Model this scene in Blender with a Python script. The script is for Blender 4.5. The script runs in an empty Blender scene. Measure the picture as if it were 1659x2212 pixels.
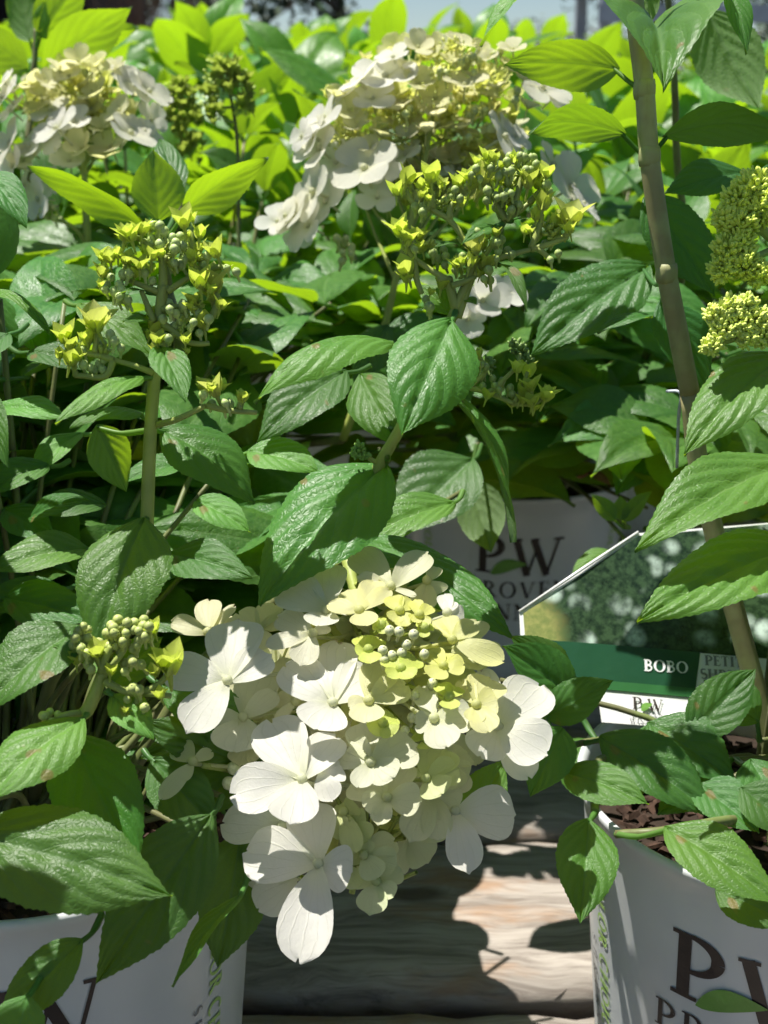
import bpy, bmesh, math, random
import numpy as np
from mathutils import Vector, Matrix

# ------------------------------------------------------------------ camera
R = math.radians
SC = bpy.context.scene
COL = SC.collection
FPX, CX, CY = 2800.0, 829.5, 1106.0        # focal length / centre in the 1659 x 2212 picture
PITCH = R(17.0)
CAMH = 0.44
cam_d = bpy.data.cameras.new('camera')
cam_d.sensor_fit = 'VERTICAL'; cam_d.sensor_height = 36.0; cam_d.sensor_width = 27.0
cam_d.lens = 36.0 * FPX / 2212.0
cam_d.clip_start = 0.02; cam_d.clip_end = 2000
cam_d.dof.use_dof = True; cam_d.dof.focus_distance = 0.485; cam_d.dof.aperture_fstop = 17.0
cam = bpy.data.objects.new('camera', cam_d); COL.objects.link(cam)
cam.location = (0, 0, CAMH); cam.rotation_euler = (math.pi/2 - PITCH, 0, 0)
SC.camera = cam
# ------------------------------------------------------------------ light
SUN_EL = R(71); SUN_AZ = R(66)             # azimuth: degrees to the left of straight ahead
sun_dir = Vector((-math.sin(SUN_AZ)*math.cos(SUN_EL), math.cos(SUN_AZ)*math.cos(SUN_EL), math.sin(SUN_EL)))
w = bpy.data.worlds.new('World'); SC.world = w; w.use_nodes = True
nt = w.node_tree; nt.nodes.clear()
sky = nt.nodes.new('ShaderNodeTexSky'); sky.sky_type = 'NISHITA'; sky.sun_disc = False
sky.sun_elevation = SUN_EL; sky.sun_rotation = -SUN_AZ
sky.air_density = 1.0; sky.dust_density = 0.0; sky.ozone_density = 2.0
bg = nt.nodes.new('ShaderNodeBackground'); bg.inputs['Strength'].default_value = 0.05
wo = nt.nodes.new('ShaderNodeOutputWorld')
nt.links.new(sky.outputs[0], bg.inputs[0]); nt.links.new(bg.outputs[0], wo.inputs[0])
sl = bpy.data.lights.new('sun', 'SUN'); sl.energy = 5.0; sl.angle = R(0.53); sl.color = (1.0, 0.955, 0.885)
so = bpy.data.objects.new('sun', sl); COL.objects.link(so)
so.rotation_euler = (-sun_dir).to_track_quat('-Z', 'Y').to_euler(); so.location = (0, 0, 5)
SC.view_settings.view_transform = 'Standard'; SC.view_settings.look = 'None'
SC.view_settings.exposure = 0.88; SC.view_settings.gamma = 1.0
SC.view_settings.use_curve_mapping = False
SC.render.engine = 'CYCLES'
SC.cycles.use_denoising = True
SC.cycles.max_bounces = 5; SC.cycles.transmission_bounces = 3; SC.cycles.diffuse_bounces = 3
SC.cycles.glossy_bounces = 2; SC.cycles.use_adaptive_sampling = True; SC.cycles.adaptive_threshold = 0.03; SC.cycles.caustics_reflective = False; SC.cycles.caustics_refractive = False
SC.cycles.sample_clamp_indirect = 6.0

rng = np.random.default_rng(7)
random.seed(7)
CR = Vector((1, 0, 0)); CU = Vector((0, math.sin(PITCH), math.cos(PITCH))); CB = Vector((0, -math.cos(PITCH), math.sin(PITCH)))
CAM = Vector((0, 0, CAMH))

def P(x, y, d):
    """point seen at picture position (x, y), d metres along the viewing axis"""
    return CAM + CR*((x-CX)/FPX*d) + CU*((CY-y)/FPX*d) - CB*d
def project(p):
    v = p - CAM; d = -v.dot(CB)
    if d < 0.01: return (-9e9, -9e9, d)
    return (CX + v.dot(CR)/d*FPX, CY - v.dot(CU)/d*FPX, d)
def CV(n):
    return (CR*n[0] + CU*n[1] + CB*n[2]).normalized()

# ------------------------------------------------------------------ materials
def mat(name):
    m = bpy.data.materials.new(name); m.use_nodes = True
    m.node_tree.nodes.clear()
    return m, NT(m.node_tree)
class NT:
    def __init__(s, t): s.t = t
    def n(s, typ, **kw):
        o = s.t.nodes.new('ShaderNode'+typ)
        for k, v in kw.items(): setattr(o, k, v)
        return o
    def l(s, a, b): s.t.links.new(a, b)
    def val(s, sock, v):
        if isinstance(v, bpy.types.NodeSocket): s.l(v, sock)
        else: sock.default_value = v
    def math(s, op, a, b=None, c=None, clamp=False):
        o = s.n('Math', operation=op); o.use_clamp = clamp
        s.val(o.inputs[0], a)
        if b is not None: s.val(o.inputs[1], b)
        if c is not None: s.val(o.inputs[2], c)
        return o.outputs[0]
    def ramp(s, f, a, b, lo=0.0, hi=1.0, smooth=True):
        o = s.n('MapRange'); o.interpolation_type = 'SMOOTHSTEP' if smooth else 'LINEAR'
        s.val(o.inputs[0], f); s.val(o.inputs[1], a); s.val(o.inputs[2], b); s.val(o.inputs[3], lo); s.val(o.inputs[4], hi)
        return o.outputs[0]
    def mix(s, f, a, b, blend='MIX'):
        o = s.n('Mix', data_type='RGBA', blend_type=blend)
        s.val(o.inputs[0], f); s.val(o.inputs[6], a); s.val(o.inputs[7], b)
        return o.outputs[2]
    def noise(s, vec, scale, detail=3, rough=0.55, dist=0.0):
        o = s.n('TexNoise'); o.inputs['Scale'].default_value = scale; o.inputs['Detail'].default_value = detail
        o.inputs['Roughness'].default_value = rough; o.inputs['Distortion'].default_value = dist
        if vec is not None: s.l(vec, o.inputs['Vector'])
        return o.outputs['Fac']
    def mapping(s, vec, sc=(1,1,1), rot=(0,0,0), loc=(0,0,0)):
        o = s.n('Mapping'); s.l(vec, o.inputs[0])
        o.inputs['Scale'].default_value = sc; o.inputs['Rotation'].default_value = rot; o.inputs['Location'].default_value = loc
        return o.outputs[0]
    def out(s, sh):
        o = s.n('OutputMaterial'); s.l(sh, o.inputs[0])
    def bump(s, h, strength, dist, nrm=None):
        o = s.n('Bump'); o.inputs['Strength'].default_value = strength; o.inputs['Distance'].default_value = dist
        s.l(h, o.inputs['Height'])
        if nrm is not None: s.l(nrm, o.inputs['Normal'])
        return o.outputs[0]
    def principled(s, col, rough=0.5, spec=0.5, nrm=None, **kw):
        o = s.n('BsdfPrincipled'); s.val(o.inputs['Base Color'], col); s.val(o.inputs['Roughness'], rough)
        o.inputs['Specular IOR Level'].default_value = spec
        if nrm is not None: s.l(nrm, o.inputs['Normal'])
        for k, v in kw.items(): s.val(o.inputs[k], v)
        return o.outputs[0]
C4 = lambda r, g, b: (r, g, b, 1.0)

def make_leaf_mat(name='hydrangea_leaf', fine=True):
    m, t = mat(name)
    tc = t.n('TexCoord'); oi = t.n('ObjectInfo'); geo = t.n('NewGeometry')
    sp = t.n('SeparateXYZ'); t.l(tc.outputs['UV'], sp.inputs[0])
    s = t.math('MULTIPLY', t.math('ABSOLUTE', t.math('SUBTRACT', sp.outputs[0], 0.5)), 2.0)
    v = sp.outputs[1]
    ph = t.math('MULTIPLY', t.math('SUBTRACT', v, t.math('MULTIPLY', t.math('POWER', s, 1.15), 0.50)), 5.5)
    fr = t.math('FRACT', t.math('ADD', ph, 0.5))
    tri = t.math('ABSOLUTE', t.math('SUBTRACT', fr, 0.5))
    vein = t.ramp(tri, 0.010, 0.055, 1.0, 0.0)
    mid = t.ramp(s, 0.012, 0.055, 1.0, 0.0)
    vm = t.math('MAXIMUM', t.math('MULTIPLY', vein, t.ramp(s, 0.75, 1.0, 0.8, 0.1)), mid)
    uvm = t.mapping(tc.outputs['UV'], (19, 34, 1))
    if fine:
        vo = t.n('TexVoronoi', feature='DISTANCE_TO_EDGE'); vo.inputs['Scale'].default_value = 1.0
        t.l(uvm, vo.inputs['Vector'])
        cell = t.ramp(vo.outputs['Distance'], 0.0, 0.22)
    else: cell = t.math('ADD', 0.6, 0.0)
    n2 = t.noise(tc.outputs['Object'], 25, 2)
    # colours
    base = t.mix(t.ramp(n2, 0.35, 0.7), C4(0.047, 0.140, 0.026), C4(0.080, 0.200, 0.037))
    base = t.mix(t.math('MULTIPLY', t.ramp(cell, 0.0, 0.5, 1.0, 0.0), 0.35), base, C4(0.075, 0.19, 0.045))
    base = t.mix(t.math('MULTIPLY', vm, 0.55), base, C4(0.13, 0.27, 0.075))
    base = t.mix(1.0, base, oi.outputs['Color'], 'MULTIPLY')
    rv = t.n('HueSaturation'); t.l(base, rv.inputs['Color'])
    t.l(t.ramp(oi.outputs['Random'], 0, 1, 0.488, 0.512, False), rv.inputs['Hue'])
    t.l(t.ramp(oi.outputs['Random'], 0, 1, 0.82, 1.2, False), rv.inputs['Value'])
    up = rv.outputs[0]
    # small brown flecks and worn tips
    if fine:
        fl = t.noise(t.mapping(tc.outputs['Object'], (1, 1, 1), (0, 0, 0), (3.1, 0, 0)), 90, 1)
        up = t.mix(t.ramp(fl, 0.735, 0.77, 0.0, 0.7), up, C4(0.20, 0.12, 0.05))
    under = t.mix(0.75, up, C4(0.13, 0.20, 0.085))
    col = t.mix(geo.outputs['Backfacing'], up, under)
    rough = t.math('ADD', t.ramp(n2, 0.3, 0.7, 0.36, 0.48), t.math('MULTIPLY', geo.outputs['Backfacing'], 0.25))
    h = t.math('SUBTRACT', t.math('MULTIPLY', cell, 0.7), t.math('MULTIPLY', vm, 0.9))
    nb = t.bump(h, 0.32, 0.0004) if fine else None
    pr = t.principled(col, rough, 0.33, nb)
    tr = t.n('BsdfTranslucent')
    tcol = t.mix(t.math('MULTIPLY', vm, 0.55), C4(0.40, 0.66, 0.014), C4(0.22, 0.42, 0.02))
    tcol = t.mix(t.math('MULTIPLY', t.ramp(cell, 0.0, 0.5, 1.0, 0.0), 0.25), tcol, C4(0.30, 0.46, 0.015))
    tcol = t.mix(0.6, tcol, t.mix(1.0, tcol, oi.outputs['Color'], 'MULTIPLY'))
    t.l(tcol, tr.inputs[0])
    mx = t.n('MixShader'); mx.inputs[0].default_value = 0.36
    t.l(pr, mx.inputs[1]); t.l(tr.outputs[0], mx.inputs[2]); t.out(mx.outputs[0])
    return m

def make_petal_mat():
    m, t = mat('floret_sepal')
    tc = t.n('TexCoord'); oi = t.n('ObjectInfo')
    sp = t.n('SeparateXYZ'); t.l(tc.outputs['UV'], sp.inputs[0])
    s = t.math('MULTIPLY', t.math('SUBTRACT', sp.outputs[0], 0.5), 2.0); v = sp.outputs[1]
    # fan of fine veins
    wv = t.math('SINE', t.math('ADD', t.math('MULTIPLY', t.math('DIVIDE', s, t.math('ADD', v, 0.35)), 15.0),
                               t.math('MULTIPLY', t.noise(tc.outputs['Object'], 160, 2), 3.0)))
    vein = t.ramp(wv, 0.86, 1.0)
    n1 = t.noise(tc.outputs['Object'], 420, 3, 0.6)
    n2 = t.noise(tc.outputs['Object'], 60, 2)
    col = t.mix(t.ramp(v, 0.0, 0.45, 0.35, 0.0), oi.outputs['Color'], C4(0.62, 0.68, 0.25))
    col = t.mix(t.ramp(n2, 0.4, 0.75, 0.0, 0.15), col, C4(0.82, 0.80, 0.60))
    col = t.mix(t.math('MULTIPLY', vein, 0.10), col, C4(0.55, 0.58, 0.38))
    edge = t.math('MULTIPLY', t.ramp(v, 0.975, 1.0), t.ramp(n2, 0.60, 0.66))
    col = t.mix(t.math('MULTIPLY', edge, 0.6), col, C4(0.42, 0.26, 0.12))
    h = t.math('ADD', n1, t.math('MULTIPLY', vein, -0.5))
    nb = t.bump(h, 0.30, 0.0006)
    pr = t.principled(col, 0.48, 0.35, nb)
    tr = t.n('BsdfTranslucent'); t.l(t.mix(0.4, col, t.mix(1.0, col, oi.outputs['Color'], 'MULTIPLY')), tr.inputs[0]); t.l(nb, tr.inputs[1])
    mx = t.n('MixShader'); mx.inputs[0].default_value = 0.58
    t.l(pr, mx.inputs[1]); t.l(tr.outputs[0], mx.inputs[2]); t.out(mx.outputs[0])
    return m

def make_bud_mat():
    m, t = mat('flower_bud')
    tc = t.n('TexCoord'); oi = t.n('ObjectInfo')
    n1 = t.noise(tc.outputs['Object'], 1.2, 2)
    col = t.mix(t.ramp(n1, 0.3, 0.7), oi.outputs['Color'], t.mix(1.0, oi.outputs['Color'], C4(0.72, 0.78, 0.6), 'MULTIPLY'))
    pr = t.principled(col, 0.5, 0.4, None)
    t.out(pr); return m

def make_stem_mat(name, c1, c2, scale=60):
    m, t = mat(name)
    tc = t.n('TexCoord'); geo = t.n('NewGeometry')
    ps = t.mapping(geo.outputs['Position'], (1, 1, 0.25))
    n1 = t.noise(ps, scale*6, 3); n2 = t.noise(geo.outputs['Position'], scale, 3)
    col = t.mix(t.ramp(n2, 0.35, 0.65), c1, c2)
    col = t.mix(t.ramp(n1, 0.55, 0.75, 0, 0.4), col, C4(c1[0]*0.6, c1[1]*0.55, c1[2]*0.5))
    nb = t.bump(n1, 0.3, 0.0005)
    t.out(t.principled(col, 0.5, 0.35, nb)); return m

def make_pot_mat():
    m, t = mat('white_pot_plastic')
    tc = t.n('TexCoord')
    n = t.noise(tc.outputs['Object'], 14, 3); n2 = t.noise(t.mapping(tc.outputs['Object'], (1, 1, 0.25)), 70, 4, 0.7)
    col = t.mix(t.ramp(n, 0.35, 0.7), C4(0.56, 0.585, 0.59), C4(0.51, 0.53, 0.53))
    sp = t.n('SeparateXYZ'); t.l(tc.outputs['Object'], sp.inputs[0])
    dirt = t.math('MULTIPLY', t.ramp(n2, 0.60, 0.76), t.ramp(sp.outputs[2], 0.0, 0.06, 0.55, 0.16))
    col = t.mix(dirt, col, C4(0.26, 0.23, 0.18))
    nb = t.bump(n, 0.10, 0.002)
    t.out(t.principled(col, 0.30, 0.5, nb)); return m

def make_wood_mat():
    m, t = mat('weathered_wood')
    tc = t.n('TexCoord'); oi = t.n('ObjectInfo')
    off = t.n('CombineXYZ'); t.l(t.math('MULTIPLY', oi.outputs['Random'], 7.0), off.inputs[0]); t.l(t.math('MULTIPLY', oi.outputs['Random'], 3.0), off.inputs[1])
    va = t.n('VectorMath', operation='ADD'); t.l(tc.outputs['Object'], va.inputs[0]); t.l(off.outputs[0], va.inputs[1])
    p = va.outputs[0]
    wob = t.noise(t.mapping(p, (5, 9, 9)), 1.0, 3)
    vv = t.n('VectorMath', operation='ADD'); t.l(t.mapping(p, (9, 95, 60)), vv.inputs[0])
    cb = t.n('CombineXYZ'); t.l(t.math('MULTIPLY', wob, 9.0), cb.inputs[1]); t.l(cb.outputs[0], vv.inputs[1])
    g1 = t.noise(vv.outputs[0], 1.0, 7, 0.72, 0.8)
    g2 = t.noise(t.mapping(p, (14, 420, 200)), 1.0, 3, 0.6)
    n3 = t.noise(t.mapping(p, (9, 22, 22)), 1.0, 4, 0.6)
    kn = t.n('TexVoronoi'); kn.inputs['Scale'].default_value = 1.0; t.l(t.mapping(p, (8, 18, 18)), kn.inputs['Vector'])
    knot = t.ramp(kn.outputs['Distance'], 0.08, 0.20, 1.0, 0.0)
    col = t.mix(t.ramp(g1, 0.28, 0.66), C4(0.15, 0.125, 0.105), C4(0.36, 0.325, 0.285))
    col = t.mix(t.ramp(n3, 0.52, 0.68, 0, 0.75), col, C4(0.28, 0.165, 0.09))
    col = t.mix(t.ramp(n3, 0.26, 0.42, 0.55, 0.0), col, C4(0.10, 0.085, 0.075))
    col = t.mix(t.ramp(g2, 0.55, 0.72, 0, 0.5), col, C4(0.09, 0.07, 0.055))
    col = t.mix(t.math('MULTIPLY', knot, 0.8), col, C4(0.07, 0.045, 0.03))
    h = t.math('ADD', g1, t.math('MULTIPLY', g2, 0.5))
    nb = t.bump(h, 0.35, 0.0012)
    t.out(t.principled(col, 0.85, 0.2, nb)); return m

def make_plain(name, col, rough=0.6, spec=0.4, bscale=None, vary=0.25, metallic=0.0):
    m, t = mat(name)
    tc = t.n('TexCoord')
    n = t.noise(tc.outputs['Object'], bscale or 20, 4)
    c2 = C4(col[0]*(1-vary), col[1]*(1-vary), col[2]*(1-vary))
    cc = t.mix(t.ramp(n, 0.35, 0.65), C4(*col), c2)
    nb = t.bump(n, 0.25, 0.004)
    t.out(t.principled(cc, rough, spec, nb, Metallic=metallic)); return m

def make_ground_mat():
    m, t = mat('gravel_ground')
    geo = t.n('NewGeometry')
    vo = t.n('TexVoronoi'); vo.inputs['Scale'].default_value = 55.0; t.l(geo.outputs['Position'], vo.inputs['Vector'])
    n = t.noise(geo.outputs['Position'], 1.3, 5)
    col = t.mix(vo.outputs['Color'], C4(0.045, 0.044, 0.042), C4(0.085, 0.082, 0.078))
    col = t.mix(t.ramp(n, 0.4, 0.65), col, C4(0.06, 0.052, 0.042))
    nb = t.bump(vo.outputs['Distance'], 0.8, 0.01)
    t.out(t.principled(col, 0.9, 0.2, nb)); return m

def make_photo_mat():
    """print of a white flowering bush on a plant tag"""
    m, t = mat('tag_photo_print')
    tc = t.n('TexCoord'); ob = tc.outputs['Object']
    v1 = t.n('TexVoronoi'); v1.inputs['Scale'].default_value = 75; t.l(ob, v1.inputs['Vector'])
    v2 = t.noise(ob, 260, 4, 0.65); n3 = t.noise(ob, 26, 3)
    sp = t.n('SeparateXYZ'); t.l(ob, sp.inputs[0])
    bush = t.mix(t.ramp(v2, 0.35, 0.65), C4(0.009, 0.022, 0.011), C4(0.036, 0.07, 0.032))
    fl = t.math('MULTIPLY', t.ramp(v1.outputs['Distance'], 0.25, 0.55, 1.0, 0.0), t.ramp(n3, 0.40, 0.56))
    bush = t.mix(t.math('MULTIPLY', fl, t.ramp(v2, 0.25, 0.6, 0.4, 1.0)), bush, C4(0.50, 0.62, 0.55))
    lawn = t.mix(t.ramp(v2, 0.3, 0.7), C4(0.30, 0.30, 0.10), C4(0.16, 0.20, 0.06))
    f = t.ramp(t.math('ADD', sp.outputs[0], t.math('MULTIPLY', n3, 0.03)), 0.024, 0.036)
    col = t.mix(f, lawn, bush)
    t.out(t.principled(col, 0.25, 0.5)); return m

M_LEAF = make_leaf_mat(); M_LEAFFAR = make_leaf_mat('hydrangea_leaf_smooth', False); M_PETAL = make_petal_mat(); M_BUD = make_bud_mat()
M_STEMY = make_stem_mat('young_stem', C4(0.36, 0.42, 0.10), C4(0.27, 0.33, 0.085))
M_STEM = make_stem_mat('green_stem', C4(0.15, 0.19, 0.06), C4(0.12, 0.12, 0.05))
M_STEMB = make_stem_mat('brown_stem', C4(0.34, 0.35, 0.16), C4(0.28, 0.25, 0.12))
M_POT = make_pot_mat(); M_WOOD = make_wood_mat(); M_GROUND = make_ground_mat(); M_PHOTO = make_photo_mat()
M_SOIL = make_plain('potting_soil', (0.035, 0.024, 0.017), 0.95, 0.2, 300)
M_BARK = make_plain('bark_chip', (0.075, 0.042, 0.028), 0.85, 0.25, 200, 0.55)
M_INK = make_plain('dark_brown_ink', (0.045, 0.032, 0.028), 0.4, 0.4, 80, 0.2)
M_GREENINK = make_plain('green_ink', (0.15, 0.32, 0.06), 0.4, 0.4, 80, 0.15)
M_PALEINK = make_plain('light_green_ink', (0.36, 0.55, 0.16), 0.4, 0.4, 80, 0.1)
M_GREYINK = make_plain('grey_ink', (0.20, 0.20, 0.21), 0.4, 0.4, 80, 0.1)
M_TAGW = make_plain('tag_white', (0.74, 0.75, 0.75), 0.28, 0.5, 30, 0.05)
M_TAGG = make_plain('tag_dark_green', (0.012, 0.065, 0.03), 0.3, 0.5, 30, 0.1)
M_TAGG2 = make_plain('tag_mid_green', (0.03, 0.13, 0.04), 0.3, 0.5, 30, 0.1)
M_DRY = make_plain('dried_leaf', (0.30, 0.15, 0.08), 0.8, 0.2, 120, 0.5)
M_DARKWALL = make_plain('dark_boarding', (0.018, 0.016, 0.016), 0.8, 0.2, 6, 0.4)
M_ROOF = make_plain('dark_roof', (0.05, 0.05, 0.055), 0.8, 0.2, 6, 0.3)
M_THATCH = make_stem_mat('dry_grass', C4(0.20, 0.12, 0.07), C4(0.10, 0.06, 0.04), 8)
M_METAL = make_plain('galvanised_metal', (0.42, 0.45, 0.50), 0.45, 0.5, 6, 0.2, 0.4)
M_TRUNK = make_plain('tree_bark', (0.10, 0.075, 0.055), 0.9, 0.2, 9, 0.4)
M_TREELEAF = make_plain('tree_foliage', (0.045, 0.085, 0.035), 0.6, 0.3, 0.9, 0.55)
M_WIRE = make_plain('clear_tie', (0.55, 0.60, 0.66), 0.25, 0.5, 30, 0.1)

# ------------------------------------------------------------------ object helpers
def tag(o, label=None, cat=None, group=None, kind=None):
    if label: o['label'] = label
    if cat: o['category'] = cat
    if group: o['group'] = group
    if kind: o['kind'] = kind
    return o
WORIG = {}
def link(o, parent, world_loc):
    COL.objects.link(o)
    WORIG[o.name] = Vector(world_loc)
    if parent is not None:
        o.parent = parent
        o.location = Vector(world_loc) - WORIG[parent.name]
    else: o.location = world_loc
    return o
def empty(name, loc, label, cat, group=None):
    o = bpy.data.objects.new(name, None); o.empty_display_size = 0.05
    link(o, None, loc); tag(o, label, cat, group)
    return o
def mesh_obj(name, V, F, material, parent=None, origin=None, uv=None, smooth=True, color=None):
    V = np.asarray(V, dtype=float)
    if origin is None: origin = V.mean(axis=0)
    origin = np.asarray(origin, dtype=float)
    me = bpy.data.meshes.new(name)
    me.from_pydata((V - origin).tolist(), [], F)
    finish(me, material, uv, smooth)
    o = bpy.data.objects.new(name, me)
    if color: o.color = (*color, 1.0)
    return link(o, parent, origin)
def finish(me, material, uv=None, smooth=True):
    me.materials.append(material)
    if smooth: me.polygons.foreach_set('use_smooth', [True]*len(me.polygons))
    if uv is not None:
        ul = me.uv_layers.new(name='UVMap')
        idx = np.empty(len(me.loops), dtype=np.int32); me.loops.foreach_get('vertex_index', idx)
        ul.data.foreach_set('uv', np.asarray(uv)[idx].ravel())
    me.update()

class MB:
    def __init__(s): s.V = []; s.F = []; s.UV = []
    def add(s, V, F, UV=None):
        k = len(s.V); s.V += [tuple(v) for v in V]
        s.F += [tuple(i+k for i in f) for f in F]
        s.UV += ([tuple(u) for u in UV] if UV is not None else [(0.5, 0.0)]*len(V))
    def box(s, a, b):
        (x0, y0, z0), (x1, y1, z1) = a, b
        s.add([(x0,y0,z0),(x1,y0,z0),(x1,y1,z0),(x0,y1,z0),(x0,y0,z1),(x1,y0,z1),(x1,y1,z1),(x0,y1,z1)],
              [(0,3,2,1),(4,5,6,7),(0,1,5,4),(1,2,6,5),(2,3,7,6),(3,0,4,7)])
    def tube(s, pts, rad, n=7, cap=True):
        pts = [Vector(p) for p in pts]; m = len(pts)
        if not hasattr(rad, '__len__'): rad = [rad]*m
        rings = []; ref = None
        for i, p in enumerate(pts):
            tn = (pts[min(i+1, m-1)] - pts[max(i-1, 0)]).normalized()
            if ref is None:
                ref = tn.orthogonal().normalized()
            a = (ref - tn*ref.dot(tn)).normalized(); ref = a; b = tn.cross(a)
            rings.append([p + (a*math.cos(2*math.pi*j/n) + b*math.sin(2*math.pi*j/n))*rad[i] for j in range(n)])
        V = [v for r in rings for v in r]
        F = [(i*n+j, i*n+(j+1) % n, (i+1)*n+(j+1) % n, (i+1)*n+j) for i in range(m-1) for j in range(n)]
        if cap: F += [tuple(range(n-1, -1, -1)), tuple(range((m-1)*n, m*n))]
        s.add(V, F)
    def build(s, name, material, parent=None, origin=None, smooth=True, color=None):
        return mesh_obj(name, s.V, s.F, material, parent, origin, s.UV, smooth, color)

def spline(pts, k=6):
    """Catmull-Rom through points"""
    pts = [Vector(p) for p in pts]
    if len(pts) == 2: return [pts[0].lerp(pts[1], i/k) for i in range(k+1)]
    q = [pts[0]*2-pts[1]] + pts + [pts[-1]*2-pts[-2]]
    out = []
    for i in range(1, len(q)-2):
        p0, p1, p2, p3 = q[i-1], q[i], q[i+1], q[i+2]
        for j in range(k):
            t = j/k
            out.append(0.5*((2*p1) + (p2-p0)*t + (2*p0-5*p1+4*p2-p3)*t*t + (3*p1-p0-3*p2+p3)*t**3))
    out.append(pts[-1]); return out
def lerpv(a, b, n): return [a+(b-a)*i/(n-1) for i in range(n)]

# ------------------------------------------------------------------ leaves
PT = np.array([0, .03, .08, .16, .28, .42, .55, .68, .80, .89, .95, 1.0])
PW_ = np.array([.05, .22, .45, .72, .94, 1.0, .93, .76, .50, .27, .12, 0.0])
def leaf_grid(base, tip, nrm, width, bend=0.10, fold=0.15, curl=0.0, roll=0.0, nt_=64, ns=12, teeth=26, wav=0.02, quilt=0.020, seed=0, tipdroop=0.0):
    """upper side along nrm; returns V, F, UV (world)"""
    r = np.random.default_rng(seed)
    b = np.array(base); e = np.array(tip); n0 = np.array(nrm, dtype=float)
    L = np.linalg.norm(e-b); T0 = (e-b)/L
    n0 = n0 - T0*n0.dot(T0); n0 /= np.linalg.norm(n0)
    c = (b+e)/2 + n0*bend*L*2
    t = np.linspace(0, 1, nt_+1)
    p = ((1-t)**2)[:, None]*b + (2*t*(1-t))[:, None]*c + (t**2)[:, None]*e
    p = p - n0[None]*(tipdroop*L*np.clip(t-0.6, 0, 1)**2*4)[:, None]
    T = np.gradient(p, axis=0); T /= np.linalg.norm(T, axis=1)[:, None]
    N = n0[None] - T*(T@n0)[:, None]; N /= np.linalg.norm(N, axis=1)[:, None]
    S = np.cross(T, N)
    if roll:
        a = roll*t; ca, sa = np.cos(a)[:, None], np.sin(a)[:, None]
        S, N = S*ca + N*sa, N*ca - S*sa
    prof = np.interp(t, PT, PW_)
    saw = (t*teeth) % 1.0
    env = np.clip((t-0.12)/0.1, 0, 1)*np.clip((1-t)/0.05, 0, 1)
    hw = width/2*(prof + env*0.045*(saw-0.5))
    asym = 1 + r.uniform(-.06, .06)
    V = []; UV = []
    ph1, ph2 = r.uniform(0, 6.28, 2)
    cols = np.concatenate([-np.linspace(1, 0, ns+1)**0.85, (np.linspace(0, 1, ns+1)**0.85)[1:]])
    W = width/2
    for s in cols:
        a = abs(s); f = fold
        x = hw*s*math.cos(f)*(asym if s > 0 else 1/asym)
        z = hw*a*math.sin(f) - curl*hw*a*a
        fi = 5.5*(t - 0.50*a**1.15)
        z = z + quilt*L*(np.abs(np.sin(np.pi*fi))**0.6)*np.sqrt(np.clip(prof, 0, 1))*(1-a**5)*min(1, a*5+0.25)
        z = z - quilt*L*0.9*math.exp(-(a/0.10)**2)
        z = z + wav*L*np.sin(t*9+(ph1 if s > 0 else ph2))*a*a
        V.append(p + S*x[:, None] + N*z[:, None])
        UV.append(np.stack([np.full(nt_+1, 0.5+s/2), t], 1))
    V = np.concatenate(V); UV = np.concatenate(UV)
    m = nt_+1; F = []
    for j in range(len(cols)-1):
        for i in range(nt_):
            F.append((j*m+i, j*m+i+1, (j+1)*m+i+1, (j+1)*m+i))
    # orientation: faces should look along N
    q = F[len(F)//2+nt_//2]; fn = np.cross(V[q[1]]-V[q[0]], V[q[3]]-V[q[0]])
    if fn.dot(N[nt_//2]) < 0: F = [f[::-1] for f in F]
    return V, F, UV

LEAF_N = [0]
def hero_leaf(plant, b, tp, nrm, wpx=None, wr=0.52, attach=None, tone=(1, 1, 1), petr=0.0010, name='leaf', mat_=None, **kw):
    """b, tp: (x, y, depth) of base and tip; nrm: upper side in camera axes (right, up, towards camera)"""
    LEAF_N[0] += 1
    B, E = P(*b), P(*tp); n = CV(nrm)
    L = (E-B).length
    width = wr*L if wpx is None else wpx/FPX*(b[2]+tp[2])/2
    V, F, UV = leaf_grid(B, E, n, width, seed=LEAF_N[0], **kw)
    m = MB(); m.add(V, F, UV)
    if attach is not None:
        A = P(*attach) if isinstance(attach, tuple) else attach
        midp = (A+B)/2 + Vector((0, 0, -0.10*(A-B).length))
        m.tube(spline([A, midp, B + (E-B)*0.04], 4), [petr*1.25]*4 + [petr]*4 + [petr*0.8], 6, False)
    return m.build(name, mat_ or M_LEAF, plant, B, True, tone)

VARIANTS = []; FARV = []
def leaf_variants():
    for i in range(10):
        r = np.random.default_rng(100+i)
        V, F, UV = leaf_grid((0, 0, 0), (0, 1, 0), (0, 0, 1), r.uniform(.46, .6), bend=r.uniform(.03, .14), fold=r.uniform(-.05, .38),
                             curl=r.uniform(-.05, .2), roll=r.uniform(-.35, .35), nt_=30, ns=7, teeth=15, wav=r.uniform(.01, .035), quilt=0.018, seed=i, tipdroop=r.uniform(0, .12))
        m = MB(); m.add(V, F, UV); m.tube([(0, -0.16, -0.02), (0, 0.04, 0)], [0.02, 0.014], 5, False)
        me = bpy.data.meshes.new('leaf'); me.from_pydata(m.V, [], m.F); finish(me, M_LEAF, m.UV)
        VARIANTS.append(me)
        me = bpy.data.meshes.new('leaf'); me.from_pydata(m.V, [], m.F); finish(me, M_LEAFFAR, m.UV); FARV.append(me)
leaf_variants()
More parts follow.
